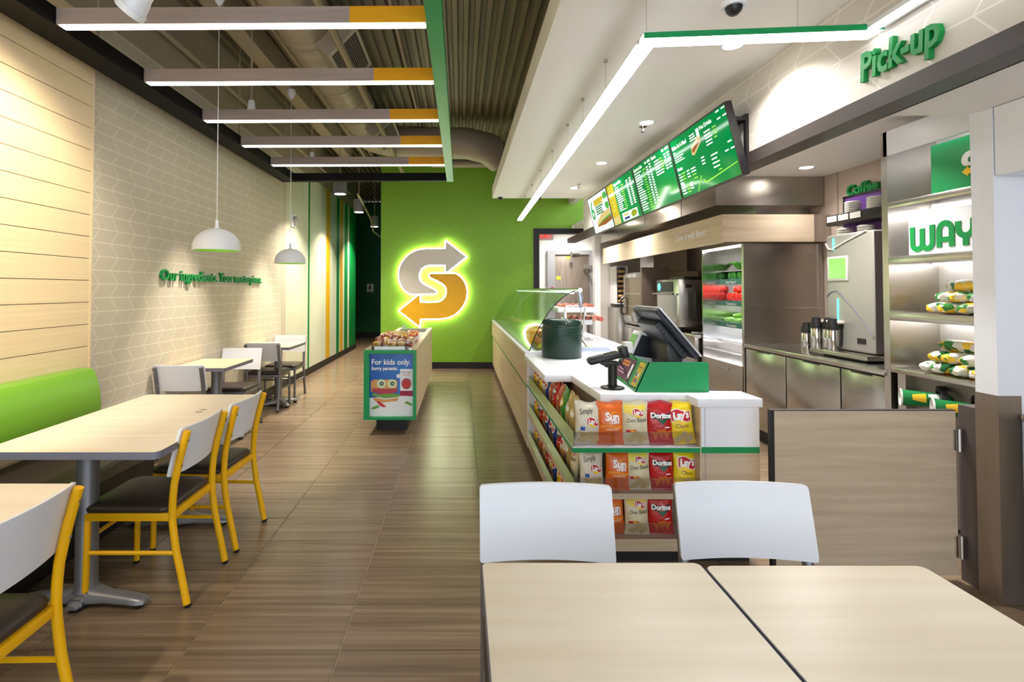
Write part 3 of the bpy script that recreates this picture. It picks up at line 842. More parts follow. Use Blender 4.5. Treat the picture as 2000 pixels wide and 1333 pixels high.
# ================================================================== WALL GRAPHICS
# lettering on the left wall (reads along +Y, faces +X)
def split_letters(vs, fs):
    """group text faces into letters: connected pieces that overlap along x belong together."""
    par = list(range(len(vs)))
    def fd(a):
        while par[a] != a: par[a] = par[par[a]]; a = par[a]
        return a
    for f in fs:
        for q in f[1:]: par[fd(q)] = fd(f[0])
    comp = {}
    for f in fs: comp.setdefault(fd(f[0]), []).append(f)
    items = []
    for c, ff in comp.items():
        xs_ = [vs[q][0] for f in ff for q in f]
        items.append([min(xs_), max(xs_), ff])
    items.sort(key=lambda a: a[0])
    out = []
    for it in items:
        if out:
            o = out[-1]; ov = min(o[1], it[1])-max(o[0], it[0])
            if ov > 0.45*min(o[1]-o[0], it[1]-it[0]):
                o[0] = min(o[0], it[0]); o[1] = max(o[1], it[1]); o[2] += it[2]; continue
        out.append(it)
    return [o[2] for o in out]
def wall_text(name, label, body, M, size, mat_, ext=0.012, offset=0.0, shear=0.0, cat='wall lettering', spacing=1.0, length=None, parent=None, split=False):
    vs, fs = text_verts(body, size, offset, ext, shear, 'LEFT', spacing)
    k = 1.0
    if length:
        k = length/(max(v[0] for v in vs) - min(v[0] for v in vs))
    vs = [(v[0]*k, v[1], v[2]+ext) for v in vs]
    if split:
        for ff in split_letters(vs, fs):
            ids = sorted({q for f in ff for q in f}); mp = {q: i_ for i_, q in enumerate(ids)}
            MB().add([vs[q] for q in ids], [[mp[q] for q in f] for f in ff], M).build('letter', mat_, parent)
        return
    if not label:
        return MB().add(vs, fs, M).build(name, mat_, parent)
    t_ = thing(name, label, cat, tuple(M.translation))
    for ff in split_letters(vs, fs):
        ids = sorted({q for f in ff for q in f}); mp = {q: i_ for i_, q in enumerate(ids)}
        MB().add([vs[q] for q in ids], [[mp[q] for q in f] for f in ff], M).build('letter', mat_, t_)
    return t_
ML = frame((XL+0.006, 4.51, 1.512), (0, 1, 0), (0, 0, 1))
wall_text('wall_lettering', 'raised green slogan lettering on the patterned left wall', 'Our ingredients. Your masterpiece.', ML, 0.135, M_LETTER, ext=0.012, offset=0.0016, shear=0.06, length=2.28)

# ---- backlit arrow logo on the green wall
def cr(pts, n=6):
    out = []
    for i in range(len(pts)-1):
        p0 = pts[max(i-1, 0)]; p1 = pts[i]; p2 = pts[i+1]; p3 = pts[min(i+2, len(pts)-1)]
        for k in range(n):
            t_ = k/n
            out.append(tuple(0.5*((2*p1[a])+(-p0[a]+p2[a])*t_+(2*p0[a]-5*p1[a]+4*p2[a]-p3[a])*t_**2+(-p0[a]+3*p1[a]-3*p2[a]+p3[a])*t_**3) for a in (0, 1)))
    out.append(pts[-1])
    return out
SA = [(705,135),(955,330),(705,528),(697,430)]
SA += cr([(540,430),(470,437),(415,465),(380,515),(369,570),(380,622),(415,662),(470,695),(540,728)], 4)
SA += cr([(568,742),(586,766),(572,788)], 4)
SA += cr([(262,790),(200,748),(152,685),(125,610),(120,540),(135,455),(178,375),(250,300),(340,252),(450,232)], 5)
SA += [(697,230)]
def norm_logo(scale, flip=False):
    out = []
    for (x, y) in SA:
        X = (x-541.5)*scale; Z = -(y-664)*scale
        out.append((-X, -Z) if flip else (X, Z))
    return out
def offset_poly(pts, d):
    n = len(pts); out = []
    area = sum(pts[i][0]*pts[(i+1)%n][1]-pts[(i+1)%n][0]*pts[i][1] for i in range(n))
    sg = 1 if area > 0 else -1
    for i in range(n):
        a = Vector(pts[i-1]); b = Vector(pts[i]); c = Vector(pts[(i+1)%n])
        e1 = (b-a); e2 = (c-b)
        if e1.length < 1e-7 or e2.length < 1e-7:
            out.append(tuple(b)); continue
        e1.normalize(); e2.normalize()
        n1 = Vector((e1.y, -e1.x))*sg; n2 = Vector((e2.y, -e2.x))*sg
        m_ = n1+n2
        if m_.length < 1e-4: m_ = n1
        m_.normalize()
        k = min(1/max(m_.dot(n1), 0.35), 2.2)
        out.append(tuple(b + m_*d*k))
    return out
LC = (-0.506, 1.535)       # centre of the logo on the wall
sc_ = 9.62/1040/6.35
t = thing('arrow_logo', 'backlit grey and yellow double arrow sign on the lime green wall', 'sign', (LC[0], 9.6, 0.74))
for flip, m_, nm_ in ((False, M_LOGOG, 'grey_arrow'), (True, M_LOGOY, 'yellow_arrow')):
    P0 = [(p[0]+LC[0], p[1]+LC[1]) for p in norm_logo(sc_, flip)]
    P1 = offset_poly(P0, 0.016)
    MB().prism(P0, YB-0.075, YB-0.060, 'y').build(nm_, m_, t, recalc=True)
    MB().prism(P1, YB-0.058, YB-0.022, 'y').build('halo_lens', M_HALO, t, recalc=True)

# ---- restroom plaque in the hall
t = thing('restroom_sign', 'small white restroom plaque on the dark green hall wall', 'sign', (-2.7, 15.88, 1.4))
MB().box(-2.80, -2.60, 15.87, 15.895, 1.36, 1.60).build('plaque', M_WHITE, t)
MB().lathe([(0.0005, -0.02), (0.016, -0.012), (0.02, 0), (0.016, 0.012), (0.0005, 0.02)], 10, (-2.71, 15.868, 1.555)).prism([(-2.745, 1.44), (-2.675, 1.44), (-2.685, 1.53), (-2.735, 1.53)], 15.864, 15.869, 'y').build('figure', M_TXTK, t)
MB().box(-2.755, -2.665, 15.864, 15.869, 1.39, 1.405).build('caption_bar', M_TXTK, t)

# ---- exit sign
t = thing('exit_sign', 'white box exit sign with red letters seen through the doorway', 'exit sign', (1.6, 10.0, 2.36))
MB().box(1.45, 1.74, 9.98, 10.03, 2.36, 2.56).build('box', M_WHITE, t, bevel=0.004)
wall_text('letters', None, 'EXIT', frame((1.48, 9.978, 2.39), (1, 0, 0), (0, 0, 1)), 0.13, mat('exit_red', (220, 40, 36), 0.5, emit=(230, 40, 36), es=1.2), ext=0.002, offset=0.002, length=0.23, parent=t)
MB().tube([(1.6, 10.0, 2.56), (1.6, 10.0, 2.9)], 0.01, 8).build('stem', M_WHITE, t)

# ---- Pick-up lettering on the bulkhead (reads towards the camera, faces -X)
MR = frame((XR-0.002, 2.545, 2.428), (0, -1, 0), (0, 0, 1))
wall_text('wall_lettering', 'raised green pick-up lettering on the light bulkhead wall', 'Pick-up', MR, 0.185, M_LETTER, ext=0.012, offset=0.005, shear=0.08, length=0.425)
MC = frame((3.555, 4.86, 2.285), (0, -1, 0), (0, 0, 1))
wall_text('wall_lettering', 'raised green coffee lettering above the purple panel on the kitchen wall', 'Coffee', MC, 0.13, M_LETTER, ext=0.014, offset=0.005, shear=0.08, length=0.37)

# ================================================================== MENU SCREENS
def screen(y_near, y_far, label, kind):
    # picture plane leans out at the top; local frame: u from far (left) to near (right), v up
    xb, zb, xt, zt = 1.885, 2.193, 1.765, 2.689
    up = Vector((xt-xb, 0, zt-zb)); Hh = up.length
    M = frame((xb, y_far, zb), (0, -1, 0), up)
    Wd = y_far-y_near
    t = thing('menu_screen', label, 'menu screen', (xb, (y_near+y_far)/2, zb), 'menu screens')
    MB().box(0.004, Wd-0.004, 0, Hh, -0.045, -0.004, M=M).build('case', M_BLKPL, t)
    MB().box(0.004, Wd-0.004, 0, 0.012, -0.004, 0.004, M=M).box(0.004, Wd-0.004, Hh-0.012, Hh, -0.004, 0.004, M=M).box(0.004, 0.014, 0.012, Hh-0.012, -0.004, 0.004, M=M).box(Wd-0.014, Wd-0.004, 0.012, Hh-0.012, -0.004, 0.004, M=M).build('bezel', M_BLKPL, t)
    def quad(x0, x1, y0, y1, z, m_, name):
        return MB().box(x0, x1, y0, y1, z-0.0006, z, M=M).build(name, m_, t)
    sc = quad(0.014, Wd-0.014, 0.012, Hh-0.012, -0.001, M_SCR, 'display')
    return t, M, Wd, Hh, quad
def scr_mat(name, c, es=0.55):
    return mat(name, tuple(int(v*0.5) for v in c), 0.07, emit=c, es=es, spec=0.6)
M_SCR = scr_mat('screen_green', (0, 136, 66), 0.75)
M_SCRW = scr_mat('screen_white', (236, 240, 248), 0.8)
M_SCRY = scr_mat('screen_yellow', (204, 178, 44), 0.75)
M_SCRT = scr_mat('screen_tan', (214, 190, 128), 0.75)
M_SCRB = scr_mat('screen_brown', (150, 84, 40), 0.7)
M_SCRO = scr_mat('screen_olive', (150, 160, 40), 0.7)
M_SCRLG = scr_mat('screen_leaf', (70, 170, 70), 0.75)
M_SCRBL = scr_mat('screen_navy', (44, 40, 130), 0.7)
def lines(M, items, m_, t, name='menu_text'):
    mb = MB()
    for (x0, x1, y0, y1) in items:
        mb.box(x0, x1, y0, y1, 0.0002, 0.0008, M=M)
    return stuff(mb.build(name, m_, t))
def stext(M, body, x, y, size, m_, t, name='heading'):
    vs, fs = text_verts(body, size, size*0.02, 0, 0, 'LEFT', 1.0)
    return MB().add([(v[0]+x, v[1]+y, 0.0009) for v in vs], fs, M).build(name, m_, t)
def rows(x, y, n, w, dy, h=0.009, jit=0.4):
    return [(x, x+w*(1-jit*RND.random()), y-k*dy, y-k*dy+h) for k in range(n)]
M_TG = mat('screen_text_green', (130, 190, 60), 0.5, emit=(120, 190, 50), es=0.7)
M_TW = mat('screen_text_white', (245, 245, 245), 0.4, emit=(245, 248, 250), es=0.7)

YS = [3.53, 4.50, 5.48, 6.48, 7.42]
# near screen
t, M, Wd, Hh, quad = screen(YS[0], YS[1], 'nearest green menu screen with a sandwich picture and hot drinks', 'a')
stext(M, 'Make It A Meal', 0.03, 0.415, 0.045, M_TW, t); stext(M, 'Hot Drinks', 0.55, 0.44, 0.042, M_TW, t); stext(M, 'Drinks', 0.035, 0.235, 0.036, M_TW, t); stext(M, 'Sides', 0.035, 0.105, 0.036, M_TW, t)
lines(M, rows(0.035, 0.385, 1, 0.05, 0.02) + rows(0.035, 0.345, 3, 0.22, 0.018, 0.007) + rows(0.60, 0.40, 5, 0.12, 0.024) + rows(0.035, 0.20, 4, 0.06, 0.024) + rows(0.19, 0.20, 3, 0.05, 0.024, jit=0) + rows(0.27, 0.20, 2, 0.13, 0.024) + rows(0.47, 0.24, 3, 0.05, 0.024, jit=0)
      + rows(0.62, 0.22, 4, 0.1, 0.03) + rows(0.88, 0.25, 1, 0.05, 0.03, jit=0) + rows(0.82, 0.20, 1, 0.05, 0.03, jit=0) + rows(0.90, 0.20, 1, 0.05, 0.03, jit=0) + rows(0.82, 0.48, 1, 0.05, 0.03, jit=0) + rows(0.9, 0.48, 1, 0.05, 0.03, jit=0) + rows(0.82, 0.43, 1, 0.05, 0.03, jit=0) + rows(0.9, 0.43, 1, 0.05, 0.03, jit=0)
      + rows(0.035, 0.085, 3, 0.09, 0.024) + rows(0.20, 0.10, 3, 0.05, 0.022, jit=0) + rows(0.37, 0.44, 3, 0.13, 0.02), M_TW, t)
lines(M, rows(0.73, 0.40, 4, 0.06, 0.024) + rows(0.10, 0.20, 3, 0.07, 0.024) + rows(0.28, 0.15, 1, 0.1, 0.02) + rows(0.13, 0.085, 3, 0.06, 0.024) + rows(0.29, 0.12, 1, 0.1, 0.02) + rows(0.68, 0.16, 3, 0.06, 0.03), M_TG, t)
sw = MB().prism([(0.345, 0.30), (0.36, 0.36), (0.50, 0.41), (0.535, 0.40), (0.53, 0.36), (0.39, 0.29)], 0.0004, 0.0012, M=M).build('sandwich_picture', M_SCRT, t)
MB().prism([(0.36, 0.322), (0.375, 0.338), (0.52, 0.388), (0.525, 0.37), (0.385, 0.31)], 0.0012, 0.0016, M=M).build('filling', M_SCRB, sw)
MB().box(0.49, 0.535, 0.40, 0.465, 0.0004, 0.0012, M=M).build('cup_picture', M_SCRW, t)
MB().prism([(0.30, 0.014), (0.315, 0.014), (0.415, 0.115), (0.41, 0.125)], 0.0002, 0.0008, M=M).prism([(0.43, 0.08), (0.46, 0.05), (0.94, 0.10), (0.94, 0.106), (0.465, 0.062), (0.44, 0.09)], 0.0002, 0.0008, M=M).build('arrow_outline', M_TG, t)
# second
t, M, Wd, Hh, quad = screen(YS[1], YS[2], 'second nearest green menu screen, all text columns', 'b')
stext(M, 'Signature Subs', 0.03, 0.45, 0.042, M_TW, t); stext(M, 'Extras', 0.54, 0.455, 0.042, M_TW, t)
lines(M, rows(0.03, 0.42, 16, 0.2, 0.025, 0.01) + rows(0.37, 0.42, 15, 0.045, 0.025, 0.012, 0) + rows(0.45, 0.43, 15, 0.045, 0.025, 0.012, 0) + rows(0.58, 0.42, 6, 0.18, 0.025, 0.01) + rows(0.82, 0.43, 6, 0.045, 0.025, 0.012, 0) + rows(0.89, 0.43, 6, 0.045, 0.025, 0.012, 0) + [(0.36, 0.40, 0.46, 0.48), (0.43, 0.5, 0.46, 0.48), (0.8, 0.84, 0.465, 0.485), (0.87, 0.94, 0.465, 0.485)], M_TW, t)
lines(M, rows(0.26, 0.42, 16, 0.09, 0.025, 0.008) + rows(0.72, 0.42, 5, 0.07, 0.025, 0.008), M_TG, t)
# third
t, M, Wd, Hh, quad = screen(YS[2], YS[3], 'third menu screen with a yellow column at its left', 'c')
quad(0.016, 0.27, 0.016, Hh-0.014, 0.0004, M_SCRY, 'yellow_column'); quad(0.016, 0.27, 0.016, 0.11, 0.0008, M_SCRT, 'tan_block')
lines(M, rows(0.06, 0.45, 2, 0.12, 0.03) + rows(0.1, 0.34, 1, 0.1, 0.03) + rows(0.1, 0.28, 1, 0.1, 0.03) + rows(0.1, 0.23, 1, 0.12, 0.03) + rows(0.08, 0.18, 1, 0.12, 0.03), M_TG, t)
stext(M, 'Signature Subs', 0.31, 0.445, 0.045, M_TW, t)
lines(M, rows(0.32, 0.41, 12, 0.22, 0.024, 0.01) + rows(0.73, 0.42, 12, 0.06, 0.024, 0.013, 0) + rows(0.84, 0.425, 12, 0.06, 0.024, 0.013, 0) + rows(0.65, 0.10, 1, 0.2, 0.02), M_TW, t)
lines(M, rows(0.54, 0.41, 12, 0.1, 0.024, 0.008), M_TG, t)
w_ = quad(0.36, 0.88, 0.02, 0.115, 0.0004, M_SCRW, 'offer_panel')
MB().box(0.42, 0.58, 0.08, 0.095, 0.0005, 0.0010, M=M).build('offer_bar', M_SCRY, w_); MB().box(0.42, 0.60, 0.035, 0.06, 0.0005, 0.0010, M=M).build('offer_bar', M_SCRBL, w_)
MB().prism([(0.66, 0.07), (0.70, 0.03), (0.80, 0.04), (0.86, 0.07), (0.82, 0.10), (0.72, 0.105)], 0.0005, 0.0011, M=M).build('food_picture', M_SCRO, w_)
# farthest poster screen
t, M, Wd, Hh, quad = screen(YS[3], YS[4], 'farthest menu screen, a white poster with a long sandwich', 'd')
quad(0.016, Wd-0.016, 0.014, Hh-0.014, 0.0004, M_SCRW, 'poster_ground')
stext(M, '6', 0.05, 0.20, 0.36, M_LETTER, t)
MB().box(0.28, 0.72, 0.36, 0.44, 0.0005, 0.0010, M=M).build('yellow_bar', M_SCRY, t)
lines(M, rows(0.30, 0.33, 4, 0.36, 0.03, 0.018, 0.3), M_LETTER, t)
MB().prism([(0.82+0.09*math.cos(a*PI/8), 0.42+0.05*math.sin(a*PI/8)) for a in range(16)], 0.0005, 0.001, M=M).prism([(0.83+0.08*math.cos(a*PI/8), 0.30+0.045*math.sin(a*PI/8)) for a in range(16)], 0.0005, 0.001, M=M).build('leaf_dots', M_SCRLG, t)
s_ = MB().prism([(0.22, 0.08), (0.24, 0.15), (0.48, 0.23), (0.9, 0.26), (0.91, 0.13), (0.6, 0.09)], 0.0005, 0.001, M=M).build('sandwich_picture', M_SCRT, t)
MB().prism([(0.24, 0.09), (0.26, 0.11), (0.55, 0.15), (0.91, 0.17), (0.91, 0.11), (0.6, 0.08)], 0.001, 0.0014, M=M).build('filling', M_SCRB, s_)
MB().prism([(0.30, 0.112), (0.5, 0.15), (0.9, 0.19), (0.9, 0.165), (0.55, 0.14)], 0.0014, 0.0018, M=M).build('lettuce', M_SCRLG, s_)
# wall bracket of the screens
t = thing('screen_bracket', 'black steel triangular wall bracket behind the nearest menu screen', 'bracket', (XR-0.01, 3.6, 2.3))
MB().box(XR-0.022, XR-0.002, 3.57, 3.60, 2.30, 2.62).build('upright', M_BLACK, t)
MB().box(XR-0.15, XR-0.022, 3.57, 3.60, 2.575, 2.60).build('arm', M_BLACK, t)
MB().box(XR-0.07, XR-0.022, 3.57, 3.60, 2.30, 2.325).build('arm', M_BLACK, t)
MB().box(XR-0.022, XR-0.002, 3.60, 7.38, 2.58, 2.62).build('rail', M_BLACK, t)
# ================================================================== SERVICE COUNTER
ctr = thing('service_counter', 'long ash wood service counter with green stripe running to the green wall', 'counter', (1.0, 6, 0))
MB().box(0.585, 1.50, 4.62, 9.64, 0.09, 0.80).build('carcass', M_WHITE, ctr)
MB().box(0.575, 0.60, 4.62, 9.655, 0.075, 0.584).build('side_panel', M_ASHY, ctr)
MB().box(0.562, 0.60, 4.62, 9.655, 0.610, 0.862).build('upper_panel', M_ASHY, ctr)
MB().box(0.568, 0.60, 4.615, 9.655, 0.584, 0.610).build('green_stripe', M_BRAND, ctr)
MB().box(0.66, 1.50, 4.62, 9.6, 0.0, 0.09).build('toe_kick', M_BASE, ctr)
MB().box(0.575, 0.60, 4.60, 4.622, 0.075, 0.862).build('end_stile', M_WHITEL, ctr)
# cash desk part
MB().box(0.765, 1.36, 2.965, 4.62, 0.085, 0.818).build('cash_carcass', M_WHITEL, ctr)
MB().box(0.757, 0.765, 2.96, 4.62, 0.085, 0.818).build('cash_side_panel', M_ASHY, ctr)
MB().box(1.245, 1.552, 2.785, 2.965, 0.085, 0.582).build('end_block', M_ASHX, ctr)
MB().box(1.245, 1.552, 2.785, 2.965, 0.612, 0.818).build('end_block_upper', M_WHITEL, ctr)
MB().box(1.245, 1.549, 2.780, 2.965, 0.582, 0.612).build('green_stripe', M_BRAND, ctr)
MB().box(1.268, 1.2695, 2.7835, 2.7855, 0.085, 0.818).build('panel_joint', M_TEDGE, ctr)
MB().box(1.238, 1.245, 2.775, 2.965, 0.085, 0.818).build('rack_cheek', M_ASHY, ctr)
MB().box(0.66, 1.52, 2.84, 4.62, 0.0, 0.082).build('toe_kick', M_BASE, ctr)

top = thing('countertop', 'white stone worktop of the cash desk with stepped front edge', 'worktop', (1.0, 3.6, 0.82))
pts = [(0.553, 4.66), (0.553, 3.525), (0.729, 3.525), (0.752, 2.885), (1.213, 2.885), (1.226, 2.768), (1.562, 2.768), (1.556, 2.972), (1.375, 2.985), (1.375, 4.66)]
MB().prism(pts, 0.820, 0.865).build('slab', M_WHITEL, top, recalc=True, bevel=0.003)
MB().box(0.562, 1.60, 4.66, 9.65, 0.862, 0.884).build('prep_slab', M_WHITEL, top)
MB().box(1.376, 1.56, 2.985, 3.7, 0.78, 0.80).build('keyboard_shelf', M_STEELD, top)

# ---- chip rack: three L-shaped shelves with clear lips
rack = thing('chip_rack', 'three tier chip shelf wrapping the near corner of the counter', 'display shelf', (0.9, 3.2, 0.08))
def lshelf(z0, z1, m_, nm_, inset=0.0):
    return MB().prism([(0.578+inset, 4.60), (0.578+inset, 2.772+inset), (1.238, 2.772+inset), (1.238, 2.96), (0.757, 2.96), (0.757, 4.60)], z0, z1).build(nm_, m_, rack, recalc=True)
lshelf(0.587, 0.611, M_BRAND, 'shelf'); lshelf(0.611, 0.614, M_WHITEL, 'shelf_liner')
lshelf(0.348, 0.377, M_ASHX, 'shelf'); lshelf(0.082, 0.145, M_ASHX, 'shelf')
MB().box(0.745, 0.757, 2.955, 4.60, 0.145, 0.815).build('back_panel', mat('rack_back', (120, 108, 96), 0.6), rack)
MB().box(0.757, 1.238, 2.953, 2.96, 0.145, 0.587).build('back_panel', mat('rack_back_front', (130, 116, 102), 0.6), rack)
MB().box(0.578, 0.757, 4.585, 4.60, 0.145, 0.82).build('end_panel', M_WHITEL, rack)
for z in (0.614, 0.377, 0.145):
    MB().box(0.584, 1.236, 2.774, 2.777, z, z+0.078).build('clear_lip', M_ACRYL, rack)
    MB().box(0.580, 0.584, 2.774, 4.58, z, z+0.078).build('green_reflection_lip', mat('lip_reflection_%d' % int(z*100), (140, 160, 82), 0.1), rack)  # opaque green puts the reflection on the tinted glass into its colour

# ---- chip bags
def bag_depth(u, v, d):
    if v < 0.055 or v > 0.945: return 0.0012
    t_ = (v-0.055)/0.89
    e = max(0.0, 1-(2*u-1)**2)
    return 0.0012 + d/2*(e**0.62)*(math.sin(PI*t_)**0.55)*(0.86+0.14*math.sin(PI*t_*1.3))
def bag_x(u, v, w):
    t_ = min(max((v-0.05)/0.9, 0), 1)
    return (u-0.5)*w*(1-0.075*math.sin(PI*t_))
def bag_mesh(name, w, h, d, m_, seed=0):
    rr = random.Random(seed)
    us = [0, 0.04, 0.14, 0.28, 0.42, 0.5, 0.58, 0.72, 0.86, 0.96, 1]
    vs_ = [0, 0.03, 0.055, 0.09, 0.16, 0.28, 0.42, 0.56, 0.70, 0.82, 0.90, 0.945, 0.97, 1]
    mb = MB(); V = []
    for side in (-1, 1):
        for v in vs_:
            for u in us:
                dd = bag_depth(u, v, d)
                wob = 0 if v in (0, 1) or u in (0, 1) else rr.uniform(-0.0012, 0.0012)
                zz = h*v + (0.006*math.sin(u*7+seed) if v > 0.93 else 0)
                V.append((bag_x(u, v, w), side*(dd+wob), zz))
    n = len(us); k = len(vs_); N = n*k; F = []
    for j in range(k-1):
        for i in range(n-1):
            a = j*n+i
            F.append((a, a+1, a+n+1, a+n)); F.append((N+a+1, N+a, N+a+n, N+a+n+1))
        F.append((N+j*n, j*n, (j+1)*n, N+(j+1)*n)); e = j*n+n-1
        F.append((e, N+e, N+e+n, e+n))
    for i in range(n-1):
        F.append((i+1, i, N+i, N+i+1)); a = (k-1)*n+i
        F.append((a, a+1, N+a+1, N+a))
    return mb.add(V, F).mesh(name, m_, smooth=True, angle=60)
def conform(pts, w, h, d, off):
    out = []
    for (x, z) in pts:
        v = min(max(z/h, 0), 1)
        t_ = min(max((v-0.05)/0.9, 0), 1)
        u = min(max(x/(w*(1-0.075*math.sin(PI*t_)))+0.5, 0), 1)
        out.append((x, -bag_depth(u, v, d)-0.0013-off, z))
    return out
def decal_poly(pts, w, h, d, off, rings=4):
    """filled outline laid on the bag front (concentric rings towards its centroid)."""
    n = len(pts); cx_ = sum(p[0] for p in pts)/n; cz_ = sum(p[1] for p in pts)/n
    V = []; F = []
    for r in range(rings):
        k = 1-r/rings
        V += conform([(cx_+(p[0]-cx_)*k, cz_+(p[1]-cz_)*k) for p in pts], w, h, d, off)
    V += conform([(cx_, cz_)], w, h, d, off)
    for r in range(rings-1):
        for i in range(n):
            F.append((r*n+i, r*n+(i+1)%n, (r+1)*n+(i+1)%n, (r+1)*n+i))
    for i in range(n): F.append(((rings-1)*n+i, (rings-1)*n+(i+1)%n, rings*n))
    return MB().add(V, F)
def decal_text(body, x, z, size, w, h, d, off, shear=0.0, rot=0.0, bold=0.04, width=None):
    vs, fs = text_verts(body, size, size*bold, 0, shear, 'CENTER', 0.95)
    if width:
        ww = max(v[0] for v in vs)-min(v[0] for v in vs); vs = [(v[0]*width/ww, v[1], 0) for v in vs]
    c, s_ = math.cos(rot), math.sin(rot)
    P = [(x+v[0]*c-v[1]*s_, z+v[0]*s_+v[1]*c) for v in vs]
    return MB().add(conform(P, w, h, d, off), fs)
def ell(cx_, cz_, a, b, n=20, rot=0):
    return [(cx_+a*math.cos(2*PI*k/n)*math.cos(rot)-b*math.sin(2*PI*k/n)*math.sin(rot), cz_+a*math.cos(2*PI*k/n)*math.sin(rot)+b*math.sin(2*PI*k/n)*math.cos(rot)) for k in range(n)]
def band(cx_, cz_, hw, hh, bend, n=10):
    up = [(cx_-hw+2*hw*k/n, cz_+hh+bend*math.sin(PI*k/n*2-0.4)) for k in range(n+1)]
    dn = [(cx_+hw-2*hw*k/n, cz_-hh+bend*math.sin(PI*(1-k/n)*2-0.4)) for k in range(n+1)]
    return up+dn
def foil(name, c, rough=0.28): return mat(name, c, rough, spec=0.6, bump=0.6, bscale=26)
F_CREAM = foil('foil_cream', (214, 204, 184)); F_OR = foil('foil_orange', (226, 104, 26)); F_RED = foil('foil_red', (190, 22, 26))
F_YEL = foil('foil_yellow', (240, 208, 30)); F_BEIGE = foil('foil_beige', (222, 212, 176)); F_GOLD = foil('foil_gold', (186, 156, 90))
F_BLUE = foil('foil_blue', (32, 62, 150)); F_GREEN = foil('foil_green', (58, 132, 44)); F_COPPER = foil('foil_copper', (178, 92, 54)); F_MULTI = spots_mat('foil_multi', [(232, 190, 40), (190, 60, 40), (220, 214, 200), (90, 70, 120), (214, 140, 60)], 16, 0.3)
M_PYEL = mat('print_yellow', (250, 206, 40), 0.4); M_PCHIP = mat('print_chip', (206, 186, 128), 0.45); M_PCHIP2 = mat('print_corn_chip', (220, 110, 30), 0.45)
M_PGRN = mat('print_green', (10, 90, 60), 0.4); M_PBLU = mat('print_blue', (44, 90, 160), 0.4); M_POR = mat('print_light_orange', (244, 150, 40), 0.4); M_PGOLD = mat('print_gold', (196, 172, 112), 0.4)
M_PWHITE = mat('print_white', (246, 246, 244), 0.35)
BW, BH, BD = 0.142, 0.222, 0.064
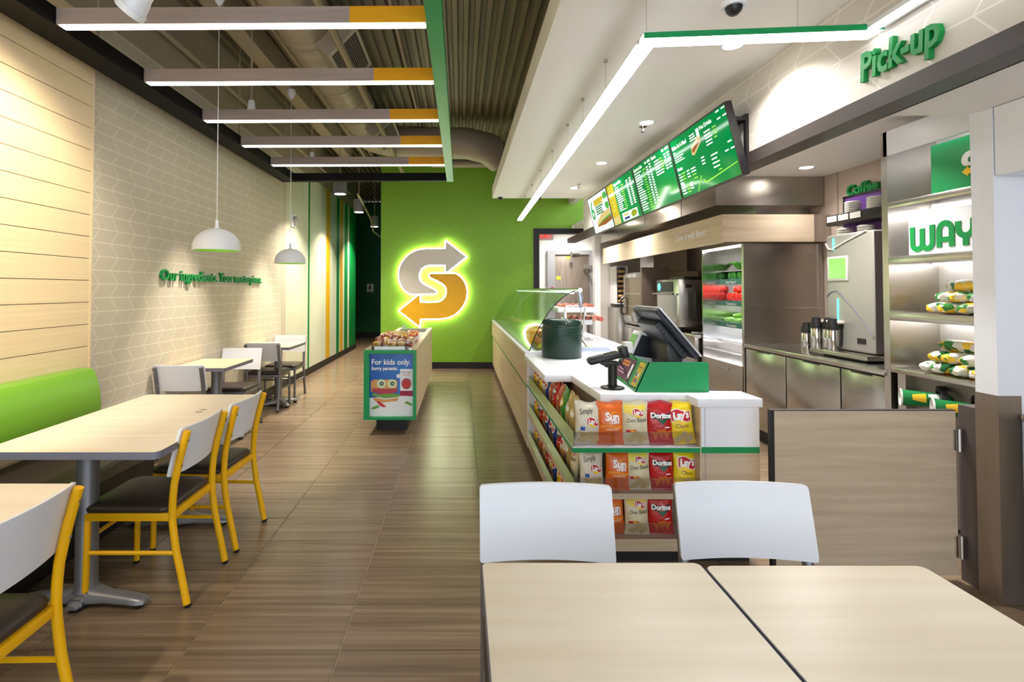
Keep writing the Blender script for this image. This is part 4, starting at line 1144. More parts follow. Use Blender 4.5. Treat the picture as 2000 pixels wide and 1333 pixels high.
def bag_proto(kind, seed):
    base = {'simply': F_CREAM, 'sun': F_OR, 'oven': F_BEIGE, 'corn': F_RED, 'classic': F_YEL, 'blue': F_BLUE, 'gold': F_GOLD, 'green': F_GREEN, 'copper': F_COPPER, 'multi': F_MULTI}[kind]
    t_ = thing('chip_bag', 'x', 'chip bag', (0, 0, 0), 'chip bags of the counter rack', world=False)
    w, h, d = BW, BH, BD
    place('pouch', bag_mesh('pouch', w, h, d, base, seed), t_)
    D = lambda mb, nm_, m_: mb.build(nm_, m_, t_, smooth=True)
    if kind in ('simply', 'classic', 'oven'):
        if kind == 'classic': cx_, cz_, s_, tilt = 0.002, 0.150, 1.0, 0.05
        elif kind == 'simply': cx_, cz_, s_, tilt = 0.019, 0.120, 0.64, 0.03
        else: cx_, cz_, s_, tilt = 0.014, 0.165, 0.56, 0.0
        if kind == 'oven':
            D(decal_poly([(-0.056, 0.206), (-0.057, 0.165), (-0.02, 0.152), (0.02, 0.172), (0.055, 0.176), (0.056, 0.206)], w, h, d, 0.0001), 'top_print', mat('print_pale_yellow', (238, 214, 84), 0.4))
        if kind == 'simply':
            D(decal_poly([(-0.056, 0.014), (0.056, 0.014), (0.054, 0.07), (0.02, 0.066), (-0.02, 0.062), (-0.054, 0.072)], w, h, d, 0.0001), 'lower_print', M_PGOLD)
            D(decal_text('Simply', -0.014, 0.158, 0.042, w, h, d, 0.0004, shear=0.2, rot=0.18, bold=-0.0, width=0.072), 'script_word', M_TXTK)
            D(decal_poly([(-0.045, 0.072), (-0.022, 0.072), (-0.022, 0.092), (-0.045, 0.092)], w, h, d, 0.0003), 'blue_tag', M_PBLU)
        D(decal_poly(ell(cx_+0.002, cz_-0.012*s_, 0.042*s_, 0.034*s_), w, h, d, 0.0003), 'sun_disc', M_PYEL)
        D(decal_poly(band(cx_, cz_, 0.052*s_, 0.028*s_, 0.008*s_), w, h, d, 0.0006), 'white_border', M_PWHITE)
        D(decal_poly(band(cx_, cz_, 0.048*s_, 0.024*s_, 0.008*s_), w, h, d, 0.0009), 'red_banner', M_RED)
        D(decal_text("Lay's", cx_, cz_-0.014*s_, 0.05*s_, w, h, d, 0.0024, shear=0.15, rot=tilt, width=0.084*s_), 'brand_word', M_PWHITE)
        if kind == 'classic':
            D(decal_text('Classic', 0.004, 0.088, 0.028, w, h, d, 0.0004, bold=0.0, width=0.07), 'flavour_word', mat('print_olive', (130, 104, 20), 0.5))
        if kind == 'oven':
            D(decal_text('Oven Baked', 0.004, 0.116, 0.032, w, h, d, 0.0004, shear=0.25, rot=0.08, bold=0.0, width=0.102), 'script_word', M_TXTK)
            D(decal_poly([(-0.05, 0.062), (0.0, 0.064), (0.0, 0.078), (-0.05, 0.076)], w, h, d, 0.0004), 'flavour_band', M_RED)
            D(decal_text('BBQ', -0.016, 0.066, 0.013, w, h, d, 0.0007), 'flavour_word', M_PYEL)
        for q in range(5):
            D(decal_poly(ell(-0.028+0.017*q, 0.038+0.014*((q*7) % 3 - 1), 0.021, 0.015, 12, q*0.6), w, h, d, 0.0004+0.0002*q, 3), 'chip_print', M_PCHIP)
    elif kind == 'sun':
        D(decal_text('Sun', 0.006, 0.124, 0.058, w, h, d, 0.0004, width=0.074), 'brand_word', M_PWHITE)
        D(decal_text('CHIPS', 0.014, 0.107, 0.019, w, h, d, 0.0004, width=0.056), 'brand_word', M_PWHITE)
        D(decal_text('HARVEST', 0.008, 0.074, 0.016, w, h, d, 0.0004, width=0.074), 'flavour_word', mat('print_peach', (244, 196, 160), 0.4))
        D(decal_poly(band(0.0, 0.094, 0.056, 0.006, 0.003), w, h, d, 0.0002), 'light_band', M_POR)
        ring = MB()
        for k in range(9):
            a = 0.1+k*0.33
            ring.add(conform([(0.026+0.027*math.cos(a)+0.002*math.sin(a)*s_, 0.140+0.024*math.sin(a)+0.003*s_) for s_ in (-1, 1)] + [(0.026+0.036*math.cos(a), 0.140+0.034*math.sin(a))], w, h, d, 0.0003), [(0, 1, 2)])
        D(ring, 'sun_rays', M_PYEL)
        for q in range(4):
            D(decal_poly(ell(-0.02+0.016*q, 0.044-0.004*q, 0.024, 0.012, 12, 0.5+q*0.2), w, h, d, 0.0004+0.0002*q, 3), 'chip_print', M_PCHIP2)
    elif kind == 'corn':
        D(decal_poly([(-0.054, 0.166), (0.054, 0.166), (0.042, 0.128), (-0.038, 0.132)], w, h, d, 0.0003), 'black_band', M_TXTK)
        D(decal_poly([(-0.024, 0.134), (0.038, 0.132), (0.008, 0.102)], w, h, d, 0.0005), 'green_triangle', M_PGRN)
        D(decal_text('Doritos', 0.002, 0.138, 0.036, w, h, d, 0.0022, shear=0.05, bold=0.05, width=0.106), 'brand_word', M_PWHITE)
        for q, (a, b) in enumerate(((0.0, 0.05), (0.03, 0.045), (-0.03, 0.04))):
            D(decal_poly([(a-0.024, b+0.026), (a+0.026, b+0.03), (a+0.004, b-0.02)], w, h, d, 0.0004+0.0002*q, 3), 'chip_print', M_PCHIP2)
        D(decal_poly([(0.018, 0.085), (0.045, 0.088), (0.045, 0.094), (0.018, 0.091)], w, h, d, 0.0004), 'flavour_bar', M_PWHITE)
    else:
        m1, m2 = {'blue': (M_PWHITE, M_RED), 'gold': (M_PCHIP, M_PWHITE), 'green': (M_PYEL, M_PWHITE), 'copper': (M_RED, M_PCHIP), 'multi': (M_PWHITE, M_RED)}[kind]
        D(decal_poly(ell(0, 0.13, 0.045, 0.03), w, h, d, 0.0004), 'label_disc', m1)
        D(decal_poly(band(0, 0.13, 0.034, 0.012, 0.004), w, h, d, 0.0008), 'label_band', m2)
        D(decal_poly(ell(0.0, 0.055, 0.042, 0.022), w, h, d, 0.0004), 'chip_print', M_PCHIP)
    return t_
PROTO = {}
ORD = ['first', 'second', 'third', 'fourth', 'fifth', 'sixth', 'seventh', 'eighth', 'ninth', 'tenth', 'eleventh', 'twelfth', 'thirteenth', 'fourteenth', 'fifteenth']
NAMES = {'simply': 'white and gold', 'sun': 'orange', 'oven': 'cream and yellow', 'corn': 'red', 'classic': 'bright yellow', 'blue': 'blue', 'gold': 'gold', 'green': 'green', 'copper': 'copper', 'multi': 'multicoloured'}
def put_bag(kind, loc, rz, label, tilt=0.1, group=None, sc=1.0, roll=0.0):
    if kind not in PROTO:
        PROTO[kind] = bag_proto(kind, len(PROTO)+1); o = PROTO[kind]
    else:
        o = copy_tree(PROTO[kind])
    o.location = loc; o.rotation_euler = (Matrix.Rotation(rz, 3, 'Z') @ Matrix.Rotation(-tilt, 3, 'X') @ Matrix.Rotation(roll, 3, 'Y')).to_euler()
    o.scale = (sc, sc, sc)
    o['label'] = label; o['group'] = group or 'chip bags of the counter rack'
    return o
tiers = (('top', 0.6145, [('simply', 0.668, 0.05), ('sun', 0.790, -0.02), ('oven', 0.920, 0.04), ('corn', 1.050, 0.0), ('classic', 1.170, -0.06)]),
         ('middle', 0.3775, [('simply', 0.690, 0.0), ('sun', 0.822, 0.03), ('oven', 0.935, -0.03), ('corn', 1.058, 0.0), ('classic', 1.176, 0.05)]),
         ('bottom', 0.1455, [('simply', 0.668, 0.0), ('sun', 0.800, 0.0), ('oven', 0.925, 0.03), ('corn', 1.052, -0.02), ('classic', 1.176, 0.0)]))
for tn, z, row in tiers:
    for kind, x_, rl in row:
        if tn == 'bottom' and kind in ('simply', 'classic'): continue
        put_bag(kind, (x_, 2.826, z), RND.uniform(-0.14, 0.14), f'{NAMES[kind]} chip bag standing at the front of the {tn} rack tier', 0.13, sc=0.93 if tn != 'top' else 1.0, roll=rl+RND.uniform(-0.04, 0.04))
seqs = {'top': ['gold', 'gold', 'green', 'copper', 'corn', 'copper', 'blue', 'multi', 'classic', 'multi', 'classic'],
        'middle': ['oven', 'gold', 'multi', 'corn', 'blue', 'multi', 'blue', 'copper', 'corn', 'multi', 'classic'],
        'bottom': ['oven', 'corn', 'multi', 'classic', 'blue', 'multi', 'corn', 'gold', 'copper', 'multi', 'classic']}
for tn, z, row in tiers:
    for k, kind in enumerate(seqs[tn]):
        y_ = 2.985 + 0.146*k
        put_bag(kind, (0.628+0.004*(k % 2), y_, z), -PI/2 + RND.uniform(-0.12, 0.12), f'{NAMES[kind]} chip bag, {ORD[k]} from the near corner along the {tn} side tier', 0.13, 'side row chip bags', sc=0.93 if tn != 'top' else 0.97, roll=RND.uniform(-0.05, 0.05))
# ================================================================== THINGS ON THE CASH DESK
ZC = 0.865
# dark green lid tower
t = thing('lid_stack', 'round bottle green ribbed canister standing on the white worktop', 'canister', (0.844, 4.47, ZC))
MB().lathe([(0.163, 0.0), (0.165, 0.004), (0.165, 0.252), (0.160, 0.258), (0.157, 0.262), (0.157, 0.275)], 48, (0.844, 4.47, ZC)).build('drum', M_DOME, t, smooth=True, angle=30)
MB().lathe([(0.157, 0.272), (0.152, 0.292), (0.138, 0.308), (0.128, 0.312), (0.0005, 0.314)], 48, (0.844, 4.47, ZC)).build('lid', M_DOME, t, smooth=True)
rb = MB()
for k in range(44):
    a = 2*PI*k/44; c_, s_ = math.cos(a), math.sin(a)
    rb.tube([(0.844+c_*r_, 4.47+s_*r_, ZC+z_) for r_, z_ in ((0.157, 0.277), (0.152, 0.294), (0.138, 0.310), (0.118, 0.315))], 0.0035, 5)
stuff(rb.build('lid_ribs', M_DOME, t, smooth=True))
rr_ = MB()
for k in range(10):
    rr_.lathe([(0.1648, 0.0), (0.1664, 0.002), (0.1648, 0.004)], 48, (0.844, 4.47, ZC+0.02+k*0.023), cap=False)
stuff(rr_.build('drum_rings', M_DOME, t, smooth=True))

# payment terminal on a pole
t = thing('card_terminal', 'black card payment terminal on a round pole stand at the cash desk', 'card terminal', (0.868, 3.06, ZC))
MB().lathe([(0.066, 0.0), (0.068, 0.004), (0.066, 0.009), (0.034, 0.014), (0.03, 0.02)], 32, (0.868, 3.06, ZC)).build('base', M_BLKPL, t, smooth=True, angle=40)
MB().lathe([(0.025, 0.012), (0.025, 0.135), (0.02, 0.14)], 24, (0.868, 3.06, ZC)).build('pole', M_BLKPL, t, smooth=True, angle=40)
MB().box(0.80, 0.90, 3.03, 3.10, 1.0, 1.02).box(0.825, 0.85, 3.04, 3.09, 0.985, 1.0).build('tilt_bracket', M_BLKPL, t, bevel=0.004)
Mt = Matrix.Translation((0.845, 3.06, 1.045)) @ Matrix.Rotation(-0.24, 4, 'Y')
MB().box(-0.12, 0.07, -0.045, 0.045, -0.018, 0.016, M=Mt).build('terminal_body', M_BLKPL, t, bevel=0.01)
MB().box(-0.105, -0.03, -0.032, 0.032, 0.016, 0.02, M=Mt).build('keypad', mat('keypad', (44, 42, 44), 0.5), t)
MB().box(-0.02, 0.055, -0.032, 0.032, 0.016, 0.02, M=Mt).build('display', mat('terminal_glass', (24, 28, 34), 0.1), t)
MB().box(0.07, 0.11, -0.04, 0.04, -0.025, 0.04, M=Mt).build('privacy_hood', M_BLKPL, t, bevel=0.006)
MB().box(0.085, 0.13, -0.03, 0.03, 0.03, 0.085, M=Mt @ Matrix.Rotation(0.25, 4, 'Y')).build('receipt', M_WHITE, t)
MB().tube([(0.90, 3.06, 1.05), (0.95, 3.08, 1.07), (1.0, 3.1, 1.05), (1.02, 3.1, 1.02)], 0.003, 6).tube([(0.905, 3.06, 1.03), (0.925, 3.0, 0.97), (0.93, 2.975, 0.90), (0.99, 2.95, 0.872)], 0.003, 6).build('cable', M_BLKPL, t)

# green shield box of the register
t = thing('register_shield', 'glossy green open topped shield box around the cash register', 'shield box', (1.15, 3.2, ZC))
fr = [(0.958, ZC), (1.366, ZC), (1.366, ZC+0.14)] + [(1.352+0.014*math.cos(a*PI/10), ZC+0.15+0.014*math.sin(a*PI/10)) for a in range(0, 6)] + [(1.035, ZC+0.164)]
MB().prism(fr, 2.945, 2.953, 'y').build('front_panel', M_BRAND, t, recalc=True)
# leaning side panel, slopes back
def sp(y, k): return (0.958+0.077*k + (y-2.945)*0.07, y, ZC+0.164*k*(1-(y-2.945)*0.16))
A, B, C_, D_ = sp(2.945, 0), sp(3.55, 0), sp(3.55, 1), sp(2.945, 1)
def thick(quad4, off):
    return list(quad4) + [tuple(Vector(p)+Vector(off)) for p in quad4]
MB().add(thick((A, B, C_, D_), (0.007, 0, 0)), [(0, 1, 2, 3), (7, 6, 5, 4), (0, 4, 5, 1), (1, 5, 6, 2), (2, 6, 7, 3), (3, 7, 4, 0)]).build('side_panel', M_BRAND, t, recalc=True)
MB().box(1.16, 1.366, 3.70, 3.707, ZC, ZC+0.2).build('rear_panel', M_BRAND, t)
def sticker(y0, y1, k0, k1, m_, nm_, off=-0.0015, par=t):
    q = [tuple(Vector(sp(y, k))+Vector((off, 0, 0))) for y, k in ((y0, k0), (y1, k0), (y1, k1), (y0, k1))]
    return MB().add(thick(q, (0.001, 0, 0)), [(3, 2, 1, 0), (4, 5, 6, 7)]).build(nm_, m_, par, recalc=True)
M_PUR = mat('sticker_purple', (98, 44, 82), 0.45)
a = sticker(2.975, 3.075, 0.14, 0.93, mat('sticker_yellow', (226, 196, 60), 0.5), 'payment_sticker')
for i, (y_, k_) in enumerate(((3.0, 0.25), (3.035, 0.25), (3.0, 0.45), (3.035, 0.45))):
    sticker(y_, y_+0.026, k_, k_+0.13, (M_PBLU, M_RED, M_PWHITE, M_PBLU)[i], 'card_mark', -0.0026, a)
sticker(2.99, 3.06, 0.74, 0.79, mat('sticker_text', (150, 120, 30), 0.5), 'text_bar', -0.0026, a)
a = sticker(3.15, 3.5, 0.12, 0.9, M_PUR, 'tip_sticker')
sticker(3.17, 3.21, 0.2, 0.75, M_PWHITE, 'white_tag', -0.0026, a)
for k_ in (0.3, 0.42): sticker(3.3, 3.46, k_, k_+0.05, mat('sticker_lilac', (196, 160, 190), 0.5), 'text_bar', -0.0026, a)
for k_ in (0.6, 0.72): sticker(3.26, 3.42, k_, k_+0.08, mat('sticker_orange', (222, 140, 60), 0.5), 'text_bar', -0.0026, a)

# register: leaning all-in-one terminal
t = thing('cash_register', 'dark tilted touch screen register seen from behind, silver rimmed', 'register', (1.25, 3.3, ZC))
top_, bot_ = Vector((1.165, 0, 1.318)), Vector((1.405, 0, 1.035))
up = (top_-bot_).normalized()
Mr = frame((bot_.x, 3.13, bot_.z), (0, 1, 0), up)     # z axis = outward screen side (+x,+z)
Hs = (top_-bot_).length
MB().box(0, 0.44, 0, Hs, -0.03, 0.0, M=Mr).build('back_shell', M_NAVY, t, bevel=0.012, seg=3)
MB().box(-0.003, 0.443, -0.003, Hs+0.003, 0.0, 0.012, M=Mr).build('rim', mat('rim_silver', (196, 196, 200), 0.3, metal=0.5), t, bevel=0.005)
MB().box(0.02, 0.42, 0.02, Hs-0.02, 0.012, 0.014, M=Mr).build('screen_glass', mat('register_glass', (20, 24, 30), 0.08), t)
MB().box(0.05, 0.39, 0.03, Hs-0.07, -0.075, -0.03, M=Mr).build('back_box', M_NAVY, t, bevel=0.01)
vt = MB()
for k in range(9):
    vt.box(0.048, 0.052, 0.05+k*0.028, 0.064+k*0.028, -0.068, -0.036, M=Mr)
stuff(vt.build('vent_slots', M_BLKPL, t))
MB().box(0.39, 0.43, Hs-0.12, Hs-0.02, -0.06, -0.03, M=Mr).build('printer_box', M_GREYP, t, bevel=0.004)
MB().prism([(1.24, ZC), (1.36, ZC), (1.35, ZC+0.04), (1.32, 1.04), (1.25, 1.12), (1.23, 1.08), (1.25, ZC+0.05)], 3.2, 3.48, 'y').build('stand', M_BLKPL, t, recalc=True, bevel=0.006)

t = thing('customer_display', 'small white customer display with green screen behind the card terminal', 'display', (1.12, 3.6, ZC))
P = [(1.07, ZC+0.0), (1.29, ZC), (1.275, ZC+0.265), (1.19, ZC+0.285)]
MB().prism(P, 3.54, 3.68, 'y').build('housing', M_WHITEL, t, recalc=True, bevel=0.006)
dn = Vector((1.19-1.07, 0, 0.285)).normalized()
Md = frame((1.07, 3.68, ZC), (0, -1, 0), dn)
MB().box(0.015, 0.125, 0.17, 0.285, 0.0005, 0.003, M=Md).build('green_screen', mat('display_green', (70, 128, 40), 0.2, emit=(70, 128, 40), es=0.3), t)
MB().prism([(1.14, ZC+0.13), (1.265, ZC+0.11), (1.26, ZC+0.25), (1.20, ZC+0.265)], 3.536, 3.541, 'y').build('side_window', M_NAVY, t, recalc=True)
t = thing('keyboard', 'black keyboard on the steel shelf right of the green shield box', 'keyboard', (1.46, 3.1, 0.80))
MB().box(1.39, 1.54, 2.995, 3.33, 0.8005, 0.822).build('case', M_BLKPL, t, bevel=0.004)
kb = MB()
for i in range(5):
    for j in range(12):
        kb.box(1.402+i*0.026, 1.424+i*0.026, 3.005+j*0.026, 3.027+j*0.026, 0.822, 0.829)
stuff(kb.build('keys', mat('keys', (40, 40, 42), 0.5), t))
t = thing('till_box', 'dark cash till box beside the register behind the shield box', 'till', (1.46, 3.5, 0.80))
MB().box(1.385, 1.55, 3.36, 3.68, 0.801, 0.95).build('case', M_NAVY, t, bevel=0.005)
MB().box(1.55, 1.556, 3.38, 3.66, 0.82, 0.93).build('drawer_front', M_BLKPL, t)

# ================================================================== SNEEZE GUARD AND FOOD LINE
t = thing('sneeze_guard', 'curved glass sneeze guard over the food line along the counter', 'sneeze guard', (0.8, 7, 0.884))
def gprof(s_):
    # s 0..1 from the base (x .60,z .886) to the top (x 1.04,z 1.432)
    pts = [(0.602, 0.886), (0.628, 0.96), (0.672, 1.06), (0.735, 1.17), (0.815, 1.28), (0.905, 1.365), (0.985, 1.414), (1.04, 1.432)]
    q = cr(pts, 4)
    return q
gp = gprof(0)
for (y0, y1) in ((4.72, 5.58), (5.59, 7.05), (7.06, 8.3), (8.31, 9.55)):
    outer = gp; inner = [(x+0.006, z-0.006) for x, z in gp]
    MB().prism(outer+inner[::-1], y0, y1, 'y').build('glass_panel', M_GLASSG, t, recalc=True, smooth=True, angle=40)
MB().tube([(1.045, 4.66, 1.425), (1.045, 9.56, 1.425)], 0.02, 14).build('top_rail', M_CHROME, t, smooth=True)
for yy in (4.72, 9.5):
    MB().tube([(1.045, yy, 1.425), (1.058, yy, 1.36), (1.064, yy, 1.27)], [0.018, 0.026, 0.014], 10).build('post_cone', mat('post_satin', (186, 192, 214), 0.3, metal=0.7), t, smooth=True)
    MB().tube([(1.064, yy, 1.29), (1.064, yy, 0.884)], 0.005, 8).build('post', M_CHROME, t, smooth=True)
for (y0, y1) in ((4.72, 9.55),):
    MB().box(0.598, 0.612, y0, y1, 0.8845, 0.892).build('base_channel', M_CHROME, t)
MB().box(0.99, 1.02, 4.8, 9.5, 1.392, 1.402).build('led_strip', mat('guard_led', (255, 255, 255), 0.5, emit=(244, 255, 244), es=4.5), t)

# sandwich pans under the guard
pan_cols = [((92, 150, 50), 'green'), ((206, 60, 40), 'red'), ((236, 214, 120), 'yellow'), ((180, 60, 60), 'dark red'), ((120, 160, 60), 'light green'), ((230, 226, 210), 'white'), ((150, 90, 60), 'brown'), ((70, 110, 50), 'dark green')]
pan_me = MB()
pan_me.box(-0.15, 0.15, -0.10, -0.094, 0, 0.06).box(-0.15, 0.15, 0.094, 0.10, 0, 0.06).box(-0.15, -0.144, -0.094, 0.094, 0, 0.06).box(0.144, 0.15, -0.094, 0.094, 0, 0.06).box(-0.15, 0.15, -0.10, 0.10, 0, 0.004)
pan_mesh = pan_me.mesh('pan', M_STEELD)
yy = 5.85
for k in range(14):
    c_, nm_ = pan_cols[k % 8]
    o = thing('food_pan', f'steel pan of {nm_} salad filling, {ORD[k]} from the near end of the food line', 'food pan', (0.90, yy, 0.885), 'food line pans', world=False)
    place('pan', pan_mesh, o)
    rr = random.Random(k); hm = MB()
    def hp(u, v):
        e = math.sin(PI*u)*math.sin(PI*v)
        return (-0.142+0.284*u, -0.092+0.184*v, 0.034+0.04*e+rr.uniform(-0.006, 0.006))
    hm.grid(hp, 10, 8).build('filling', mat('filling_%s_%d' % (nm_.replace(' ', '_'), k), c_, 0.6), o, smooth=True)
    yy += 0.26
# cookie tray close to the near end of the guard
t = thing('cookie_tray', 'slanted tray of golden cookies behind the nearest curved glass panel', 'cookie tray', (0.82, 5.1, 0.884))
Mk = Matrix.Translation((0.70, 4.80, 0.896)) @ Matrix.Rotation(-0.62, 4, 'Y')
MB().box(0, 0.36, 0, 0.72, -0.006, 0.0, M=Mk).box(0, 0.36, -0.006, 0, -0.006, 0.03, M=Mk).box(0, 0.006, 0, 0.72, 0, 0.03, M=Mk).build('tray', mat('lime_tray', (170, 178, 40), 0.4), t)
MB().box(0.30, 0.32, 4.86, 5.5, 0.884, 1.07, M=Matrix.Translation((0.69, 0, 0))).build('tray_leg', M_CHROME, t)
ck = MB().lathe([(0.0005, 0), (0.04, 0.0), (0.045, 0.006), (0.038, 0.014), (0.02, 0.018), (0.0005, 0.019)], 14).mesh('cookie', grain('cookie', (150, 92, 40), (206, 148, 80), (60, 60, 60), rough=0.7, world=False), smooth=True)
for i in range(4):
    for j in range(7):
        o = tag(place('cookie', ck), 'golden brown cookie lying on the slanted tray behind the glass', 'cookie', 'cookies on the slanted tray')
        o.matrix_world = Mk @ Matrix.Translation((0.055+i*0.088, 0.055+j*0.098, 0.001)) @ Matrix.Rotation(RND.uniform(0, 6), 4, 'Z') @ Matrix.Rotation(0.12, 4, 'Y')
# meat shelf with white trays and wire guard
t = thing('meat_shelf', 'two white slanted tray shelves with sliced meat past the green canister', 'tray shelf', (1.35, 6.0, 0.884))
for i, (z0, x0, x1, y0) in enumerate(((1.19, 1.02, 1.45, 5.6), (1.05, 1.16, 1.42, 5.75))):
    MB().box(x0, x1, y0, y0+0.45, z0, z0+0.055).build('tray', M_WHITEL, t, bevel=0.006)
    for k in range(5):
        MB().tube([(x0+0.06+0.075*k, y0+0.02, z0+0.06), (x0+0.08+0.075*k, y0+0.40, z0+0.064)], 0.026, 8).build('meat_slice', mat('meat_%d_%d' % (i, k), ((190, 104, 84), (204, 128, 110), (170, 86, 64), (214, 150, 130), (180, 92, 76))[k], 0.5), t, smooth=True)
MB().tube([(1.06, 5.5, 0.885), (1.08, 5.52, 1.24), (1.10, 5.52, 1.262), (1.26, 5.52, 1.262), (1.285, 5.52, 1.24), (1.25, 5.5, 0.885)], 0.009, 8).build('wire_hoop', M_CHROME, t, smooth=True)
MB().box(1.14, 1.17, 5.9, 5.93, 0.884, 1.2).build('shelf_leg', M_CHROME, t)
MB().box(1.36, 1.39, 5.9, 5.93, 0.884, 1.2).build('shelf_leg', M_CHROME, t)
t = thing('sauce_rail', 'low steel rail block on the white prep slab beside the canister', 'steel rail', (1.2, 4.9, 0.884))
MB().prism([(1.02, 0.885), (1.34, 0.885), (1.30, 0.92), (1.05, 0.92)], 4.70, 4.80, 'y').build('rail', mat('rail_satin', (176, 184, 204), 0.35, metal=0.5), t, recalc=True)
MB().tube([(1.12, 4.75, 0.92), (1.10, 4.9, 0.98), (1.15, 5.0, 0.99)], 0.006, 6).build('ladle', M_CHROME, t)
MB().lathe([(0.0005, 0), (0.035, 0.004), (0.045, 0.02), (0.04, 0.022)], 14, (1.19, 4.98, 0.885)).build('dish', mat('dish_yellow', (210, 214, 90), 0.4), t, smooth=True)
# ================================================================== KIDS COOLER IN THE AISLE
t = thing('snack_cooler', 'low wood sided snack cooler in the aisle with a blue kids poster', 'cooler', (-0.7, 6.7, 0))
X0, X1, Y0, Y1 = -0.945, -0.445, 5.235, 8.25
MB().box(-0.86, -0.545, 5.46, 8.05, 0.0, 0.15).build('black_base', M_BLACK, t)
sl = MB()
for k in range(8): sl.box(-0.85, -0.555, 5.452, 5.46, 0.015+k*0.016, 0.023+k*0.016)
stuff(sl.build('base_grille', M_BLKPL, t))
MB().box(X0+0.02, X1-0.02, 5.30, Y1, 0.15, 0.62).build('tub', M_WHITE, t)
MB().box(X0, X0+0.02, 5.27, Y1, 0.15, 0.83).build('side_panel', M_ASHY, t)
MB().box(X1-0.02, X1, 5.27, Y1, 0.15, 0.83).build('side_panel', M_ASHY, t)
MB().box(X0+0.02, X1-0.02, Y1-0.02, Y1, 0.15, 0.83).build('end_panel', M_GREYP, t)
MB().box(X1-0.055, X1+0.004, 5.30, Y1, 0.83, 0.842).build('top_rail', M_ASHY, t)
MB().box(X0-0.004, X0+0.055, 5.30, Y1, 0.83, 0.842).build('top_rail', M_ASHY, t)
g = MB().box(X0-0.006, X0+0.046, Y0, 5.30, 0.155, 0.832).box(X1-0.024, X1+0.006, Y0, 5.30, 0.155, 0.832).box(X0+0.046, X1-0.024, Y0, 5.30, 0.155, 0.18).box(X0+0.046, X1-0.024, Y0, 5.30, 0.80, 0.832)
g.build('green_frame', M_BRAND, t)
MB().box(X0, X1, 5.295, 5.31, 0.155, 0.83).build('end_board', M_BRAND, t)
# printed poster
px0, px1, pz0, pz1 = -0.899, -0.469, 0.18, 0.80
M_PB = grain('poster_blue', (14, 84, 178), (40, 120, 204), (6, 1, 0.6), rough=0.25, ramp=(0.3, 0.75))
po = MB().box(px0, px1, 5.285, 5.295, pz0, pz1).build('poster', M_PB, t)
PZ = 5.284
def flat(pts, lvl, m_, nm_):
    return MB().prism(pts, PZ-0.0006*lvl, PZ-0.0006*(lvl-1), 'y').build(nm_, m_, po, recalc=True)
def pe(cx_, cz_, a_, b_, n=20): return [(cx_+a_*math.cos(2*PI*k/n), cz_+b_*math.sin(2*PI*k/n)) for k in range(n)]
M_PW = mat('poster_white', (232, 236, 242), 0.4); M_PBUN = mat('poster_bun', (214, 156, 96), 0.5); M_PHAM = mat('poster_ham', (176, 62, 80), 0.5); M_PLET = mat('poster_lettuce', (110, 160, 70), 0.5)
M_PTOM = mat('poster_tomato', (200, 50, 48), 0.5); M_PCUC = mat('poster_cucumber', (206, 224, 180), 0.5); M_POLI = mat('poster_olive', (40, 36, 40), 0.5); M_PCRIM = mat('poster_crimson', (160, 40, 70), 0.5)
flat([(px0, pz0), (px1, pz0), (px1, 0.375), (-0.62, 0.385), (px0, 0.36)], 1, M_PW, 'tabletop_print')
for body, z_, sz, ln in (('For kids only.', 0.688, 0.075, 0.385), ('Sorry parents.', 0.635, 0.048, 0.26)):
    wall_text('poster_words', None, body, frame((-0.885, PZ-0.0004, z_), (1, 0, 0), (0, 0, 1)), sz, M_TXTW, ext=0.0004, offset=0.0014, length=ln, parent=po, split=True)
flat([(-0.885, 0.42), (-0.89, 0.52), (-0.86, 0.54), (-0.64, 0.54), (-0.625, 0.52), (-0.63, 0.44)], 2, M_PBUN, 'bread_print')
flat([(-0.875, 0.42), (-0.87, 0.455), (-0.74, 0.45), (-0.63, 0.455), (-0.625, 0.42), (-0.75, 0.385)], 3, M_PHAM, 'ham_print')
flat([(-0.88, 0.385), (-0.87, 0.41), (-0.8, 0.395), (-0.72, 0.405), (-0.60, 0.40), (-0.61, 0.37), (-0.75, 0.355)], 4, M_PLET, 'lettuce_print')
flat([(-0.87, 0.365), (-0.75, 0.345), (-0.61, 0.36), (-0.63, 0.33), (-0.78, 0.315), (-0.85, 0.33)], 5, M_PBUN, 'bread_print')
for cx_ in (-0.785, -0.68):
    flat(pe(cx_, 0.50, 0.046, 0.044), 4, M_PCUC, 'cucumber_print'); flat(pe(cx_+0.004, 0.50, 0.02, 0.02), 5, M_POLI, 'olive_print'); flat(pe(cx_+0.004, 0.50, 0.008, 0.008), 6, M_PW, 'olive_hole_print')
flat([(-0.84, 0.335), (-0.80, 0.325), (-0.735, 0.275), (-0.76, 0.268), (-0.80, 0.285)], 6, M_PTOM, 'tomato_print')
flat([(-0.89, 0.25), (-0.85, 0.25), (-0.80, 0.27), (-0.82, 0.29), (-0.87, 0.27)], 6, M_PLET, 'cucumber_wedge_print')
flat([(-0.56, 0.31), (-0.48, 0.28), (-0.478, 0.30), (-0.53, 0.33)], 3, M_PLET, 'cucumber_stick_print')
ph = flat([(-0.60, 0.38), (-0.60, 0.645), (-0.475, 0.645), (-0.475, 0.38)], 3, M_PW, 'juice_pouch_print')
flat([(-0.60, 0.38), (-0.60, 0.43), (-0.475, 0.43), (-0.475, 0.38)], 4, M_PCRIM, 'pouch_base_print')
flat(pe(-0.538, 0.50, 0.048, 0.055), 4, M_PHAM, 'fruit_print'); flat(pe(-0.538, 0.49, 0.03, 0.03), 5, M_PTOM, 'fruit_print')
flat(pe(-0.615, 0.575, 0.022, 0.02), 5, M_PW, 'round_seal_print')
